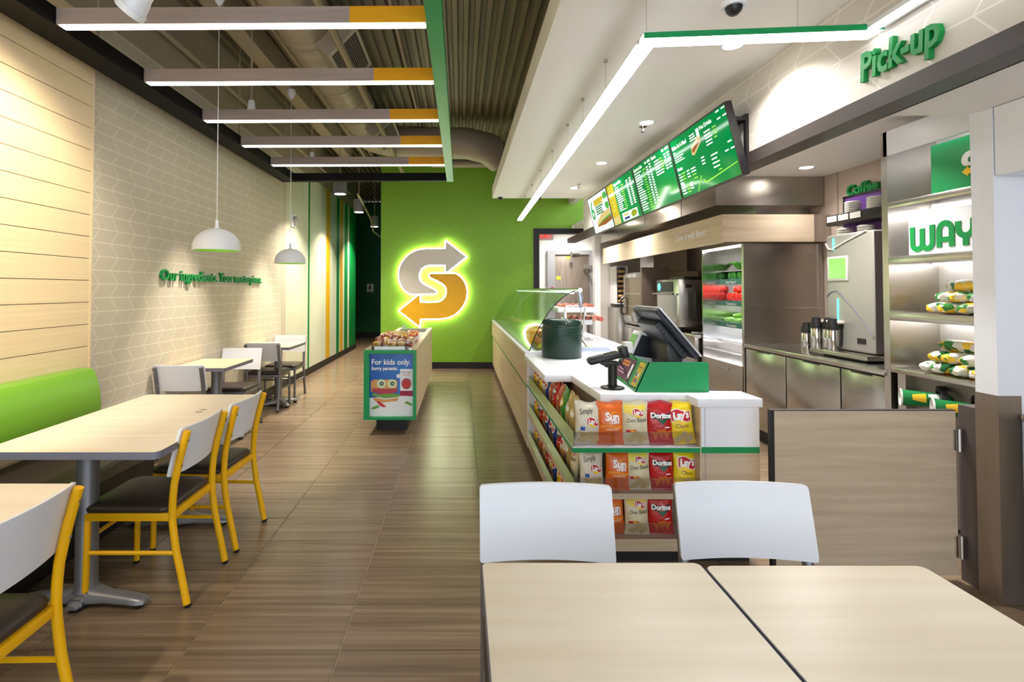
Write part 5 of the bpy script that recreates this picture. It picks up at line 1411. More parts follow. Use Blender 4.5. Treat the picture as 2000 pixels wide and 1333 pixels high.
wall_text('pouch_words', None, 'Honest', frame((-0.59, PZ-0.0024, 0.605), (1, 0, 0), (0, 0, 1)), 0.03, mat('pouch_navy', (60, 50, 90), 0.5), ext=0.0003, length=0.10, parent=po)
wall_text('pouch_words', None, 'KIDS', frame((-0.572, PZ-0.0024, 0.578), (1, 0, 0), (0, 0, 1)), 0.024, M_PTOM, ext=0.0003, length=0.065, parent=po)
# clear guard and white label holder on top
MB().box(-0.885, -0.50, 5.325, 5.33, 0.80, 0.925).box(-0.889, -0.885, 5.325, 5.9, 0.80, 0.925).box(-0.50, -0.496, 5.325, 5.9, 0.80, 0.925).build('clear_guard', M_ACRYL, t)
MB().box(-0.86, -0.555, 5.315, 5.322, 0.832, 0.862).build('label_holder', M_WHITEL, t)
MB().box(-0.515, -0.485, 5.29, 5.31, 0.832, 0.85).build('clip', M_TXTW, t)
# packets standing in the well
def pouch_proto(m_body, m_top, lab):
    o = thing('snack_pouch', lab, 'snack pouch', (0, 0, 0), 'snack pouches in the cooler', world=False)
    prof = [(0.030, 0.0), (0.033, 0.02), (0.035, 0.07), (0.036, 0.09)]
    mb = MB()
    mb.lathe([(r_, z_) for r_, z_ in prof], 14)
    mb.build('cup', m_body, o, smooth=True, angle=50)
    MB().lathe([(0.036, 0.09), (0.038, 0.1), (0.034, 0.114), (0.02, 0.122), (0.0005, 0.124)], 14).build('film_top', m_top, o, smooth=True)
    MB().lathe([(0.0345, 0.03), (0.0365, 0.075)], 14).build('paper_band', mat('band_%s' % lab[:3], (214, 206, 210), 0.5), o, smooth=True)
    return o
M_FY = spots_mat('film_yellow', [(232, 186, 60), (240, 206, 96), (206, 150, 40), (250, 236, 200)], 46, 0.3); M_FR = spots_mat('film_russet', [(150, 60, 42), (110, 40, 32), (226, 200, 170), (190, 90, 50)], 46, 0.3); M_FO = spots_mat('film_orange', [(224, 104, 46), (236, 140, 70), (200, 80, 40), (240, 190, 140)], 46, 0.3); M_FC = spots_mat('film_cream', [(226, 206, 170), (240, 230, 210), (196, 150, 100), (120, 70, 50)], 46, 0.3)
M_CUPY = mat('cup_apricot', (222, 190, 130), 0.4); M_CUPR = mat('cup_red', (170, 70, 60), 0.4)
protos = [pouch_proto(M_CUPY, M_FY, 'a'), pouch_proto(M_CUPR, M_FR, 'b'), pouch_proto(M_CUPR, M_FO, 'c'), pouch_proto(M_CUPY, M_FC, 'd')]
firstuse = set()
hues = ['yellow', 'russet', 'orange', 'cream']
for j in range(10):
    for i in range(5):
        k = (0 if i < 4 else 1) if j == 0 else (2 if (i == 4 and j > 2) else RND.choice([0, 1, 1, 3, 3] if j < 4 else [0, 2, 3, 0]))
        if j == 0:
            lb = f'{hues[k]} topped snack cup in the front row of the cooler, {ORD[i]} from the left'
        else:
            lb = f'{hues[k]} topped snack cup in the {ORD[j]} row of the cooler'
        o = protos[k] if k not in firstuse else copy_tree(protos[k])
        firstuse.add(k)
        o.location = (-0.838+i*0.077+RND.uniform(-0.006, 0.006), 5.40+j*0.088, 0.785+0.016*min(j, 3)+RND.uniform(-0.004, 0.006))
        o.rotation_euler = (RND.uniform(-0.15, 0.15), RND.uniform(-0.15, 0.15), RND.uniform(0, 3))
        o['label'] = lb; o['group'] = 'snack cups of the cooler'
MB().box(-0.90, -0.49, 5.34, 8.2, 0.62, 0.78).build('well_insert', mat('well_grey', (150, 146, 142), 0.5), t)
# price flag
f_ = thing('price_flag', 'small bright price flag sticking up at the back of the snack cooler', 'price flag', (-0.70, 6.4, 0.79))
MB().tube([(-0.70, 6.4, 0.78), (-0.70, 6.4, 1.0)], 0.003, 6).build('stick', M_CHROME, f_)
MB().box(-0.70, -0.66, 6.398, 6.402, 0.95, 1.01).build('flag', mat('flag_mint', (190, 240, 180), 0.4), f_)

# ================================================================== HALF DOOR AT THE COUNTER END
t = thing('half_door', 'ash wood half door with dark edge hinged to the steel pillar', 'gate', (2.0, 2.65, 0))
MB().box(1.545, 2.44, 2.642, 2.664, 0.03, 0.832).build('door_leaf', M_ASHX, t)
MB().box(1.527, 1.545, 2.640, 2.666, 0.03, 0.836).box(1.545, 2.44, 2.640, 2.666, 0.832, 0.836).build('edge_strip', M_BASE, t)
for z in (0.69, 0.17):
    h = MB().tube([(2.452, 2.64, z-0.055), (2.452, 2.64, z+0.055)], 0.018, 14).build('hinge', M_CHROME, t, smooth=True, angle=40)
    MB().box(2.425, 2.452, 2.634, 2.642, z-0.05, z+0.05).box(2.452, 2.475, 2.632, 2.64, z-0.05, z+0.05).build('hinge_leaf', M_CHROME, h)

# ================================================================== RIGHT EDGE: DRINK STATION
t = thing('drink_station', 'brown steel fronted counter cabinet cut by the right edge of the picture', 'cabinet', (2.8, 1.8, 0))
MB().box(2.56, 3.07, 0.9, 2.40, 0.10, 0.83).build('carcass', mat('dark_void', (40, 36, 34), 0.7), t)
MB().box(2.54, 3.07, 0.9, 2.43, 0.835, 0.862).build('steel_top', M_STEELD, t, bevel=0.003)
MB().box(2.545, 2.56, 1.62, 2.385, 0.135, 0.80).build('door', mat('cabinet_bronze', (150, 132, 114), 0.4, metal=0.5), t, bevel=0.004)
MB().box(2.545, 2.56, 0.92, 1.60, 0.135, 0.80).build('door', mat('cabinet_bronze2', (150, 132, 114), 0.4, metal=0.5), t, bevel=0.004)
MB().box(2.62, 3.05, 0.95, 2.35, 0.0, 0.10).build('toe_kick', M_BASE, t)
MB().box(3.055, 3.07, 0.9, 2.44, 0.862, 0.96).build('splash', M_STEELD, t)
t = thing('upper_cabinet', 'plain white wall cabinet above the drink station at the right edge', 'cabinet', (2.8, 1.8, 1.95))
MB().box(2.462, 3.07, 0.8, 2.44, 1.953, 2.271).build('body', M_WHITEL, t)
MB().box(2.458, 2.462, 1.9, 2.437, 1.956, 2.27).build('door', M_WHITEL, t)

# ================================================================== KITCHEN EQUIPMENT
XK = 2.775
# back counter
t = thing('back_counter', 'steel back counter with flat doors below the coffee machine', 'counter', (3.1, 4.3, 0))
MB().box(XK+0.02, 3.55, 3.49, 5.22, 0.10, 0.86).build('carcass', mat('carcass_dark', (50, 44, 40), 0.6), t)
MB().box(XK-0.012, 3.55, 3.49, 5.22, 0.866, 0.904).build('steel_top', M_STEELD, t, bevel=0.004)
for (y0, y1) in ((3.50, 3.90), (3.915, 4.555), (4.57, 5.20)):
    dr = MB().box(XK, XK+0.02, y0, y1, 0.13, 0.855).build('door', M_STEEL, t, bevel=0.003)
    MB().box(XK-0.012, XK, (y0+y1)/2-0.09, (y0+y1)/2+0.09, 0.846, 0.853).build('handle', M_BASE, dr)
MB().box(XK+0.06, 3.5, 3.49, 5.2, 0, 0.10).build('toe_kick', M_BASE, t)
# coffee machine
t = thing('coffee_machine', 'tall grey brewing machine with green lit screen on the back counter', 'coffee machine', (3.2, 4.05, 0.9))
MB().box(2.95, 3.50, 3.80, 4.30, 0.965, 1.862).build('body', mat('machine_grey', (160, 158, 150), 0.36, metal=0.35), t, bevel=0.02, seg=3)
MB().box(2.955, 3.5, 3.795, 3.80, 0.97, 1.85).build('side_panel', mat('machine_dark', (86, 78, 80), 0.5), t)
MB().box(2.86, 3.45, 3.76, 4.38, 0.925, 0.958).build('drip_tray', M_STEELD, t, bevel=0.005)
MB().box(2.92, 3.4, 3.85, 4.3, 0.905, 0.925).build('tray_foot', M_BLKPL, t)
MB().box(2.938, 2.952, 4.05, 4.27, 1.50, 1.69).build('screen_frame', mat('frame_pale', (208, 206, 200), 0.3), t, bevel=0.006)
MB().box(2.935, 2.938, 4.062, 4.245, 1.515, 1.675).build('screen', mat('machine_screen', (120, 180, 90), 0.1, emit=(120, 190, 90), es=0.35), t)
M_TEAL = mat('teal_light', (90, 230, 200), 0.4, emit=(80, 236, 200), es=1.3)
MB().box(2.944, 2.951, 4.20, 4.212, 1.74, 1.835).build('teal_light', M_TEAL, t)
MB().box(2.944, 2.951, 4.16, 4.172, 1.19, 1.36).build('teal_light', M_TEAL, t)
arc = [(2.947, 4.29-0.0005, 1.36)] + [(2.947, 4.29-0.12*(1-math.cos(a*PI/16)), 1.36+0.06*math.sin(a*PI/16)) for a in range(1, 9)] + [(2.947, 3.98, 1.27), (2.947, 3.81, 1.09)]
MB().tube(arc, 0.004, 6).build('seam_line', M_TEDGE, t)
MB().tube([(2.944, 4.29, 1.80), (2.944, 4.26, 1.755), (2.944, 4.22, 1.748), (2.944, 4.10, 1.79), (2.944, 3.86, 1.86)], 0.006, 6).build('trim_line', mat('trim_pale', (220, 218, 212), 0.3), t)
MB().box(2.944, 2.95, 3.885, 3.965, 1.03, 1.07).build('name_plate', M_TXTK, t)
MB().box(2.90, 2.952, 4.10, 4.30, 1.165, 1.19).build('spout_shelf', mat('frame_pale2', (214, 206, 196), 0.3), t, bevel=0.006)
# airpots
def airpot_proto():
    o = thing('airpot', 'x', 'airpot', (0, 0, 0), 'airpots on the back counter', world=False)
    MB().lathe([(0.040, 0.0), (0.042, 0.004), (0.042, 0.16), (0.04, 0.165)], 20).build('steel_body', M_CHROME, o, smooth=True, angle=40)
    MB().lathe([(0.043, 0.16), (0.044, 0.175), (0.043, 0.20), (0.032, 0.225), (0.03, 0.245), (0.0005, 0.25)], 20).build('lid', M_BLKPL, o, smooth=True, angle=50)
    MB().tube([(-0.04, 0, 0.21), (-0.062, 0, 0.20), (-0.064, 0, 0.10), (-0.058, 0, 0.04), (-0.042, 0, 0.03)], 0.009, 8).build('handle', M_BLKPL, o, smooth=True)
    MB().tube([(0.0, -0.03, 0.235), (0.0, -0.06, 0.225)], 0.012, 8).build('spout', M_BLKPL, o)
    return o
ap = airpot_proto(); ap.location = (2.93, 4.52, 0.905); ap['label'] = 'steel and black airpot farthest left by the steel wall'; ap.rotation_euler = (0, 0, 2.0)
dup(ap, (2.885, 4.33, 0.958), 2.4, 'steel and black airpot second from the left on the drip tray', 'airpots on the back counter')
dup(ap, (2.93, 4.25, 0.958), 2.6, 'steel and black airpot third from the left on the drip tray', 'airpots on the back counter')
dup(ap, (2.885, 4.14, 0.958), 2.9, 'steel and black airpot nearest to the screen side of the machine', 'airpots on the back counter')
# purple cup and lid organiser on the wall above
t = thing('cup_organiser', 'purple backed cup and lid organiser above the coffee machine', 'organiser', (3.4, 4.2, 1.87))
MB().box(3.49, 3.545, 3.75, 4.83, 1.865, 2.275).build('purple_panel', mat('purple_panel', (92, 50, 128), 0.45), t)
MB().box(3.485, 3.55, 3.74, 4.84, 2.255, 2.275).box(3.485, 3.55, 4.82, 4.84, 1.865, 2.275).build('black_frame', M_BLACK, t)
MB().box(3.30, 3.49, 3.76, 4.80, 2.0, 2.09).build('lid_tray', M_BLKPL, t, bevel=0.004)
for y0 in (4.38, 4.52, 4.66):
    MB().box(3.296, 3.30, y0, y0+0.12, 2.03, 2.08).build('label_card', M_WHITE, t)
for (x_, y_, z_) in ((3.36, 4.55, 2.09), (3.36, 4.30, 2.09), (3.36, 4.05, 2.09), (3.34, 4.62, 1.866), (3.34, 4.38, 1.866), (3.34, 4.12, 1.866)):
    m = MB()
    for k in range(5): m.lathe([(0.055, 0.0), (0.06, 0.004), (0.06, 0.012), (0.05, 0.02)], 18, (x_, y_, z_+k*0.019))
    m.build('lid_stack', mat('lid_white', (226, 224, 220), 0.3), t, smooth=True, angle=30)

# tall steel partition panel, hood and valances
t = thing('steel_partition', 'wide brushed steel panel closing the end of the back counter', 'steel panel', (3.1, 5.24, 0.9))
MB().box(XK, 3.552, 5.222, 5.245, 0.0, 1.88).build('panel', M_STEELX, t)
MB().box(XK, 3.552, 5.212, 5.222, 1.245, 1.258).build('ledge', M_CHROME, t)
MB().box(3.50, 3.552, 5.215, 5.223, 0.904, 1.88).build('edge_strip', M_STEELD, t)
t = thing('extractor_hood', 'stainless steel hood box under the kitchen ceiling', 'hood', (3.0, 7.2, 2.25))
MB().box(2.495, 3.552, 5.19, 9.50, 2.255, 2.538).build('hood_box', M_STEELX, t)
MB().box(2.492, 2.495, 5.19, 9.50, 2.255, 2.538).build('side_skin', M_STEEL, t)
for yy in (6.0, 7.2, 8.4): MB().box(2.489, 2.492, yy, yy+0.006, 2.255, 2.538).build('seam', M_TEDGE, t)
MB().box(3.0, 3.54, 5.4, 9.4, 2.15, 2.255).build('duct_collar', M_STEELD, t)
t = thing('wood_valance', 'ash wood valance with white slogan hanging over the kitchen line', 'valance', (2.9, 7.2, 1.88))
MB().box(2.50, 2.52, 5.10, 9.36, 1.878, 2.15).build('long_board', M_ASHY, t)
MB().box(2.505, 3.39, 5.095, 5.115, 1.89, 2.152).build('front_board', M_ASHX, t)
MB().box(3.39, 3.552, 5.105, 5.12, 1.89, 2.152).build('steel_end', M_STEELD, t)
MB().box(2.53, 3.55, 5.12, 9.36, 2.13, 2.15).build('top_board', M_ASHX, t)
wall_text('slogan', None, 'Color it with flavor.', frame((2.498, 6.20, 1.985), (0, -1, 0), (0, 0, 1)), 0.10, M_TXTW, ext=0.001, offset=0.001, length=0.80, shear=0.08, parent=t)
MB().box(2.4975, 2.4985, 8.45, 9.2, 2.0, 2.03).build('slogan_far', mat('faint_print', (226, 216, 196), 0.5), t)

# vegetable display
t = thing('veg_display', 'lit steel vegetable display with tomatoes and cucumbers on shelves', 'display cooler', (3.0, 5.7, 0))
y0, y1 = 5.262, 6.15
MB().box(XK, 3.5, y0, y1, 0.0, 0.67).build('lower_cabinet', M_STEELD, t)
MB().box(3.35, 3.5, y0, y1, 0.67, 1.88).build('back', M_WHITE, t)
MB().box(XK+0.01, 3.5, y0, y0+0.02, 0.67, 1.88).build('side_wall', M_CHROME, t)
MB().box(XK+0.01, 3.5, y1-0.02, y1, 0.67, 1.88).build('side_wall', M_CHROME, t)
MB().box(XK, 3.5, y0, y1, 1.88, 1.9).build('top', M_STEELD, t)
M_VEGLED = mat('veg_led', (255, 255, 255), 0.5, emit=(252, 252, 255), es=22)
M_SHG = mat('shelf_label_green', (10, 104, 74), 0.4)
lv = [(1.54, 'Green Peppers'), (1.30, 'Tomatoes'), (1.06, 'Cucumbers'), (0.86, None)]
for z, wd in lv:
    MB().box(XK+0.22, 3.35, y0+0.02, y1-0.02, z-0.02, z).build('shelf', M_WHITEL, t)
    MB().box(XK+0.24, XK+0.26, y0+0.03, y1-0.03, z-0.03, z-0.022).build('shelf_led', M_VEGLED, t)
    if wd:
        st = MB().box(XK+0.212, XK+0.22, y0+0.02, y1-0.02, z-0.05, z+0.005).build('label_strip', M_SHG, t)
        wall_text('label_words', None, wd, frame((XK+0.211, 6.0, z-0.04), (0, -1, 0), (0, 0, 1)), 0.04, M_TXTW, ext=0.0005, length=0.22, parent=st)
MB().box(XK+0.05, XK+0.09, y0+0.03, y1-0.03, 1.868, 1.88).build('top_led', M_VEGLED, t)
for z in (0.80, 0.90): MB().tube([(XK+0.005, y0+0.01, z-0.02), (XK+0.005, y1-0.01, z-0.02)], 0.006, 6).build('guard_rail', M_CHROME, t)
MB().tube([(XK-0.005, 5.55, 0.60), (XK-0.02, 5.55, 0.60)], 0.012, 10).build('lock', M_CHROME, t)
tm = MB().lathe([(0.0005, 0.0), (0.03, 0.006), (0.048, 0.03), (0.05, 0.05), (0.04, 0.08), (0.015, 0.09), (0.0005, 0.085)], 14).mesh('tomato', mat('tomato_red', (214, 40, 26), 0.25), smooth=True)
stem_me = MB().lathe([(0.012, 0.084), (0.006, 0.092), (0.002, 0.1)], 6).mesh('stem', M_PLET)
for i in range(2):
    for j in range(7):
        o = place('tomato', tm, None, (3.06+0.11*i, 5.34+0.115*j, 1.302)); tag(o, 'red tomato in the %s row on the middle vegetable shelf' % ('front', 'back')[i], 'tomato', 'tomatoes of the vegetable display'); place('stem', stem_me, o)
for j in range(6):
    o = place('tomato', tm, None, (3.11, 5.40+0.115*j, 1.385)); tag(o, 'red tomato heaped on top of the middle shelf row', 'tomato', 'heaped tomatoes of the vegetable display'); place('stem', stem_me, o)
cm = MB().tube([(-0.16, 0, 0.026), (-0.14, 0, 0.026), (-0.05, 0, 0.03), (0.05, 0, 0.03), (0.14, 0, 0.026), (0.16, 0, 0.026)], [0.01, 0.022, 0.027, 0.027, 0.022, 0.01], 10).mesh('cucumber', grain('cucumber_skin', (70, 130, 40), (150, 196, 90), (8, 60, 60), rough=0.35, world=False), smooth=True)
for j in range(11):
    o = place('cucumber', cm, None, (3.17, 5.32+0.075*j, 1.062), (0, 0, RND.uniform(-0.25, 0.25))); tag(o, 'green cucumber in the layer on the lower shelf of the vegetable display', 'cucumber', 'cucumbers of the vegetable display')
for j in range(6):
    o = place('cucumber', cm, None, (3.17, 5.42+0.11*j, 1.112), (0, 0, RND.uniform(0.3, 0.9))); tag(o, 'green cucumber lying across the cucumber layer', 'cucumber', 'upper cucumbers of the vegetable display')
pm = MB().lathe([(0.0005, 0.004), (0.02, 0.0), (0.038, 0.02), (0.044, 0.05), (0.04, 0.075), (0.02, 0.085), (0.0005, 0.075)], 12).mesh('green_pepper', mat('pepper_green', (40, 120, 24), 0.22), smooth=True)
for i in range(2):
    for j in range(7):
        o = place('green_pepper', pm, None, (3.06+0.1*i, 5.34+0.115*j, 1.542+0.004*i), (RND.uniform(-0.4, 0.4), RND.uniform(-0.4, 0.4), RND.uniform(0, 3))); tag(o, 'glossy green pepper in the %s row on the top vegetable shelf' % ('front', 'back')[i], 'pepper', 'peppers of the vegetable display'); place('stem', stem_me, o)
lf = MB()
for k in range(5):
    a = k*1.26
    def lfn(u, v, a=a): 
        r_ = 0.02+0.09*v; w_ = 0.05*math.sin(PI*min(v+0.15, 1))
        return ((math.cos(a)*r_ - math.sin(a)*w_*(u-0.5)*2), math.sin(a)*r_ + math.cos(a)*w_*(u-0.5)*2, 0.02+0.07*math.sin(PI*0.6*v)+0.01*math.sin(u*9+v*5))
    lf.grid(lfn, 4, 5)
lfm = lf.mesh('leaf_bunch', mat('leaf_green', (74, 150, 40), 0.45), smooth=True)
for j in range(6):
    o = place('leaf_bunch', lfm, None, (3.12, 5.37+0.115*j, 1.642), (0, 0, j)); tag(o, 'leafy green bunch heaped over the peppers in the vegetable display', 'greens', 'leaf bunches of the vegetable display')
MB().box(3.02, 3.3, 5.30, 6.10, 1.634, 1.64).build('leaf_tray', M_STEELD, t)

# oven on a steel stand
t = thing('toaster_oven', 'square steel speed oven with vented side and lit front panel', 'oven', (3.0, 6.95, 0.9))
MB().box(2.69, 3.40, 6.58, 7.32, 0.965, 1.56).build('body', M_STEELD, t, bevel=0.006)
vt = MB()
for c_ in range(2):
    for k in range(15): vt.box(2.80+c_*0.10, 2.855+c_*0.10, 6.576, 6.58, 1.08+k*0.022, 1.09+k*0.022)
stuff(vt.build('vent_louvres', M_CHROME, t))
MB().box(2.775, 2.85, 6.575, 6.581, 1.455, 1.495).build('rating_plate', M_TXTK, t)
MB().box(2.684, 2.69, 6.62, 7.28, 1.0, 1.36).build('oven_door', M_CHROME, t)
MB().tube([(2.64, 6.62, 1.375), (2.64, 7.30, 1.375)], 0.014, 8).box(2.64, 2.69, 6.66, 6.68, 1.365, 1.385).box(2.64, 2.69, 7.22, 7.24, 1.365, 1.385).build('door_handle', M_CHROME, t, smooth=True)
MB().box(2.684, 2.69, 6.75, 7.25, 1.40, 1.53).build('control_panel', M_BLKPL, t)
MB().tube([(2.68, 7.2, 1.465), (2.683, 7.2, 1.465)], 0.05, 20).build('dial_ring', M_TEAL, t)
MB().box(2.75, 3.3, 6.56, 7.0, 1.562, 1.59).build('peel', M_BLKPL, t)
for xx in (2.74, 3.34):
    for yy in (6.64, 7.26): MB().lathe([(0.02, 0), (0.02, 0.062)], 10, (xx, yy, 0.905)).build('foot', M_BLKPL, t)
t = thing('steel_stand', 'steel work table carrying the square oven', 'table', (3.0, 6.9, 0))
MB().box(2.70, 3.5, 6.18, 7.45, 0.868, 0.904).build('top', M_STEELD, t, bevel=0.003)
MB().box(2.72, 3.5, 6.2, 7.43, 0.1, 0.868).build('cabinet', M_STEEL, t)
MB().box(2.76, 3.5, 6.2, 7.4, 0.0, 0.1).build('toe_kick', M_BASE, t)
t = thing('scoop', 'grey slotted scoop lying on the steel work table before the oven', 'scoop', (2.85, 6.38, 0.905))
MB().prism(round_rect(2.76, 2.90, 6.30, 6.42, 0.04), 0.9055, 0.925).build('blade', M_GREYP, t, recalc=True, bevel=0.004)
MB().box(2.79, 2.87, 6.33, 6.345, 0.925, 0.927).box(2.79, 2.87, 6.37, 6.385, 0.925, 0.927).build('slots', M_TXTK, t)
MB().tube([(2.90, 6.36, 0.92), (3.05, 6.40, 0.95)], 0.012, 8).build('handle', M_GREYP, t)

# bread oven
t = thing('bread_oven', 'tall steel bread oven with a glass door and proofer below', 'oven', (3.0, 8.3, 0))
MB().box(2.72, 3.45, 7.72, 8.84, 0.88, 1.70).build('upper_body', M_STEELD, t, bevel=0.01)
MB().box(2.72, 3.45, 7.72, 8.84, 0.05, 0.86).build('proofer_body', M_STEELD, t, bevel=0.01)
d_ = MB().box(2.685, 2.72, 7.80, 8.80, 0.92, 1.68).build('door', M_CHROME, t, bevel=0.012)
MB().box(2.681, 2.685, 7.93, 8.70, 1.02, 1.62).build('door_glass', mat('oven_glass', (120, 104, 70), 0.06, metal=0.6), d_)
for z in (1.16, 1.36): MB().box(2.677, 2.681, 7.95, 8.68, z, z+0.012).build('rack_line', M_CHROME, d_)
MB().tube([(2.68, 8.74, 1.02), (2.63, 8.74, 1.05), (2.63, 8.74, 1.28), (2.68, 8.74, 1.31)], 0.014, 8).build('handle', M_BLKPL, d_, smooth=True)
MB().box(2.70, 2.72, 7.80, 8.8, 0.12, 0.82).build('proofer_door', M_CHROME, t, bevel=0.006)
MB().box(2.60, 3.0, 7.65, 7.70, 0.9, 1.75).build('side_guard', mat('guard_brown', (120, 104, 92), 0.4, metal=0.5), t)
MB().box(2.9, 3.4, 8.0, 8.6, 1.70, 2.12).build('flue_box', M_STEELD, t)
# bread cabinet against the back wall
t = thing('bread_cabinet', 'white open bread cabinet with loaves against the kitchen back wall', 'bread rack', (2.82, 9.5, 1.2))
MB().box(2.70, 2.715, 9.25, 9.65, 1.18, 1.84).box(2.885, 2.90, 9.25, 9.65, 1.18, 1.84).box(2.715, 2.885, 9.25, 9.65, 1.825, 1.84).box(2.715, 2.885, 9.25, 9.65, 1.18, 1.195).box(2.715, 2.885, 9.63, 9.65, 1.195, 1.825).build('case', M_WHITE, t)
lm = MB().tube([(-0.07, 0, 0.02), (-0.06, 0, 0.022), (0, 0, 0.026), (0.06, 0, 0.022), (0.07, 0, 0.02)], [0.008, 0.022, 0.027, 0.022, 0.008], 10).mesh('loaf', mat('loaf_crust', (218, 176, 112), 0.6), smooth=True)
for k in range(7):
    z = 1.21+k*0.085
    MB().box(2.715, 2.885, 9.26, 9.63, z-0.006, z).build('rack_shelf', M_CHROME, t)
    for j in range(2):
        o = place('loaf', lm, None, (2.80, 9.29+0.07*j, z+0.001)); tag(o, 'golden bread loaf on the %s rack of the white bread cabinet' % ORD[6-k], 'bread', 'loaves of the bread cabinet')
t = thing('steel_locker', 'narrow steel cabinet standing below the bread cabinet', 'cabinet', (2.85, 9.3, 0))
MB().box(2.66, 2.98, 9.0, 9.64, 0.02, 1.12).build('body', M_STEELD, t, bevel=0.006)
MB().box(2.68, 2.96, 8.985, 9.0, 0.08, 1.08).build('door', M_STEELD, t, bevel=0.004)
MB().box(2.70, 2.94, 9.05, 9.6, 0.0, 0.02).build('foot', M_BASE, t)

# ================================================================== SHELF UNIT BY THE PILLAR
XS = XK; YA, YZ = 2.60, 3.45
t = thing('pickup_shelf', 'lit stainless pick-up shelf unit standing behind the steel pillar', 'shelf unit', (3.0, 3.0, 0.9))
MB().box(XS, XS+0.04, YZ, YZ+0.05, 0.0, 2.46).build('upright', M_STEELD, t)
MB().box(3.10, 3.13, YA, YZ+0.05, 0.93, 2.46).build('back_panel', mat('back_pale_steel', (214, 210, 204), 0.35, metal=0.45), t)
MB().box(3.098, 3.10, 2.80, 2.806, 0.93, 2.4).build('back_seam', M_TEDGE, t)
MB().box(XS+0.04, 3.30, YZ, YZ+0.03, 0.93, 2.46).build('end_panel', M_STEELD, t)
MB().box(XS, 3.3, YA, YZ, 0.898, 0.930).build('deck', M_STEELD, t, bevel=0.003)
for z0, z1 in ((1.954, 1.994), (1.594, 1.642), (1.232, 1.284)):
    MB().box(XS, 3.3, YA, YZ, z0, z1).build('shelf', M_STEELD, t, bevel=0.003)
    MB().box(3.03, 3.07, YA+0.02, YZ-0.03, z0-0.01, z0-0.0005).build('shelf_led', M_SHELFLED, t)
MB().box(XS, XS+0.02, YA, YZ+0.03, 2.30, 2.46).build('header', M_WHITEL, t)
MB().box(XS+0.025, XS+0.045, YA+0.02, YZ-0.03, 2.36, 2.37).build('shelf_led', M_SHELFLED, t)
MB().box(XS+0.02, 3.3, YA, YZ, 2.40, 2.46).build('top', M_WHITEL, t)
MB().box(XS+0.05, 3.28, YA, YA+0.02, 0.0, 2.4).build('end_panel', M_STEELD, t)
# signs standing in the shelf
t = thing('arrow_sign', 'green sign panel with white and yellow arrow mark on the top shelf', 'sign', (2.85, 2.9, 1.995))
MB().box(2.84, 2.86, 2.62, 3.20, 1.9945, 2.296).build('panel', M_BRAND, t)
sg = 0.155/1060
for flip, m_, nm_ in ((False, M_TXTW, 'white_arrow'), (True, mat('arrow_yellow', (244, 196, 40), 0.4), 'yellow_arrow')):
    P0 = norm_logo(sg, flip)
    MB().prism(P0, 0.0, 0.003, 'z', M=frame((2.8395, 2.94, 2.143), (0, -1, 0), (0, 0, 1))).build(nm_, m_, t, recalc=True)
t = thing('word_sign', 'white panel sign with bold green word and arrow on the second shelf', 'sign', (2.83, 2.9, 1.643))
MB().box(2.82, 2.845, 2.62, 3.345, 1.6425, 1.90).build('panel', M_WHITEL, t)
Mw = frame((2.8195, 3.335, 1.668), (0, -1, 0), (0, 0, 1))
def stroke(pts, wdt, z=0.004):
    mb = MB()
    L_ = []; R_ = []
    n = len(pts)
    for i in range(n):
        a = Vector(pts[max(i-1, 0)]); b = Vector(pts[min(i+1, n-1)])
        d_ = (b-a).normalized(); nn = Vector((-d_.y, d_.x))*wdt/2
        L_.append(tuple(Vector(pts[i])+nn)); R_.append(tuple(Vector(pts[i])-nn))
    for i in range(n-1):
        mb.prism([L_[i], R_[i], R_[i+1], L_[i+1]], 0.0, z, M=Mw)
    return mb
def uarc(cx_, cz_, r_, a0, a1, n=8): return [(cx_+r_*math.cos(math.radians(a0+(a1-a0)*k/n)), cz_+r_*math.sin(math.radians(a0+(a1-a0)*k/n))) for k in range(n+1)]
wd = 0.034
stroke([(0.02, 0.15), (0.02, 0.05)] + uarc(0.055, 0.045, 0.035, 180, 360, 8)[0:] + [(0.09, 0.135)], wd).build('letter', M_LETTER, t, recalc=True)
stroke(uarc(0.125, 0.045, 0.035, 180, 360, 8) + [(0.16, 0.15)], wd, 0.0046).build('letter', M_LETTER, t, recalc=True)
stroke([(0.205, 0.01), (0.205, 0.11)] + uarc(0.245, 0.11, 0.04, 180, 0, 8) + [(0.285, 0.01)], wd).build('letter', M_LETTER, t, recalc=True)
stroke([(0.205, 0.055), (0.285, 0.055)], 0.03, 0.0046).build('letter', M_LETTER, t, recalc=True)
stroke([(0.325, 0.15), (0.325, 0.12)] + uarc(0.37, 0.11, 0.045, 180, 360, 8) + [(0.415, 0.15), (0.43, 0.165), (0.46, 0.165)], wd).build('letter', M_LETTER, t, recalc=True)
stroke([(0.37, 0.07), (0.37, 0.01)], wd, 0.0046).build('letter', M_LETTER, t, recalc=True)
MB().prism([(0.45, 0.125), (0.45, 0.205), (0.505, 0.165)], 0.0, 0.0046, M=Mw).build('letter', M_LETTER, t, recalc=True)
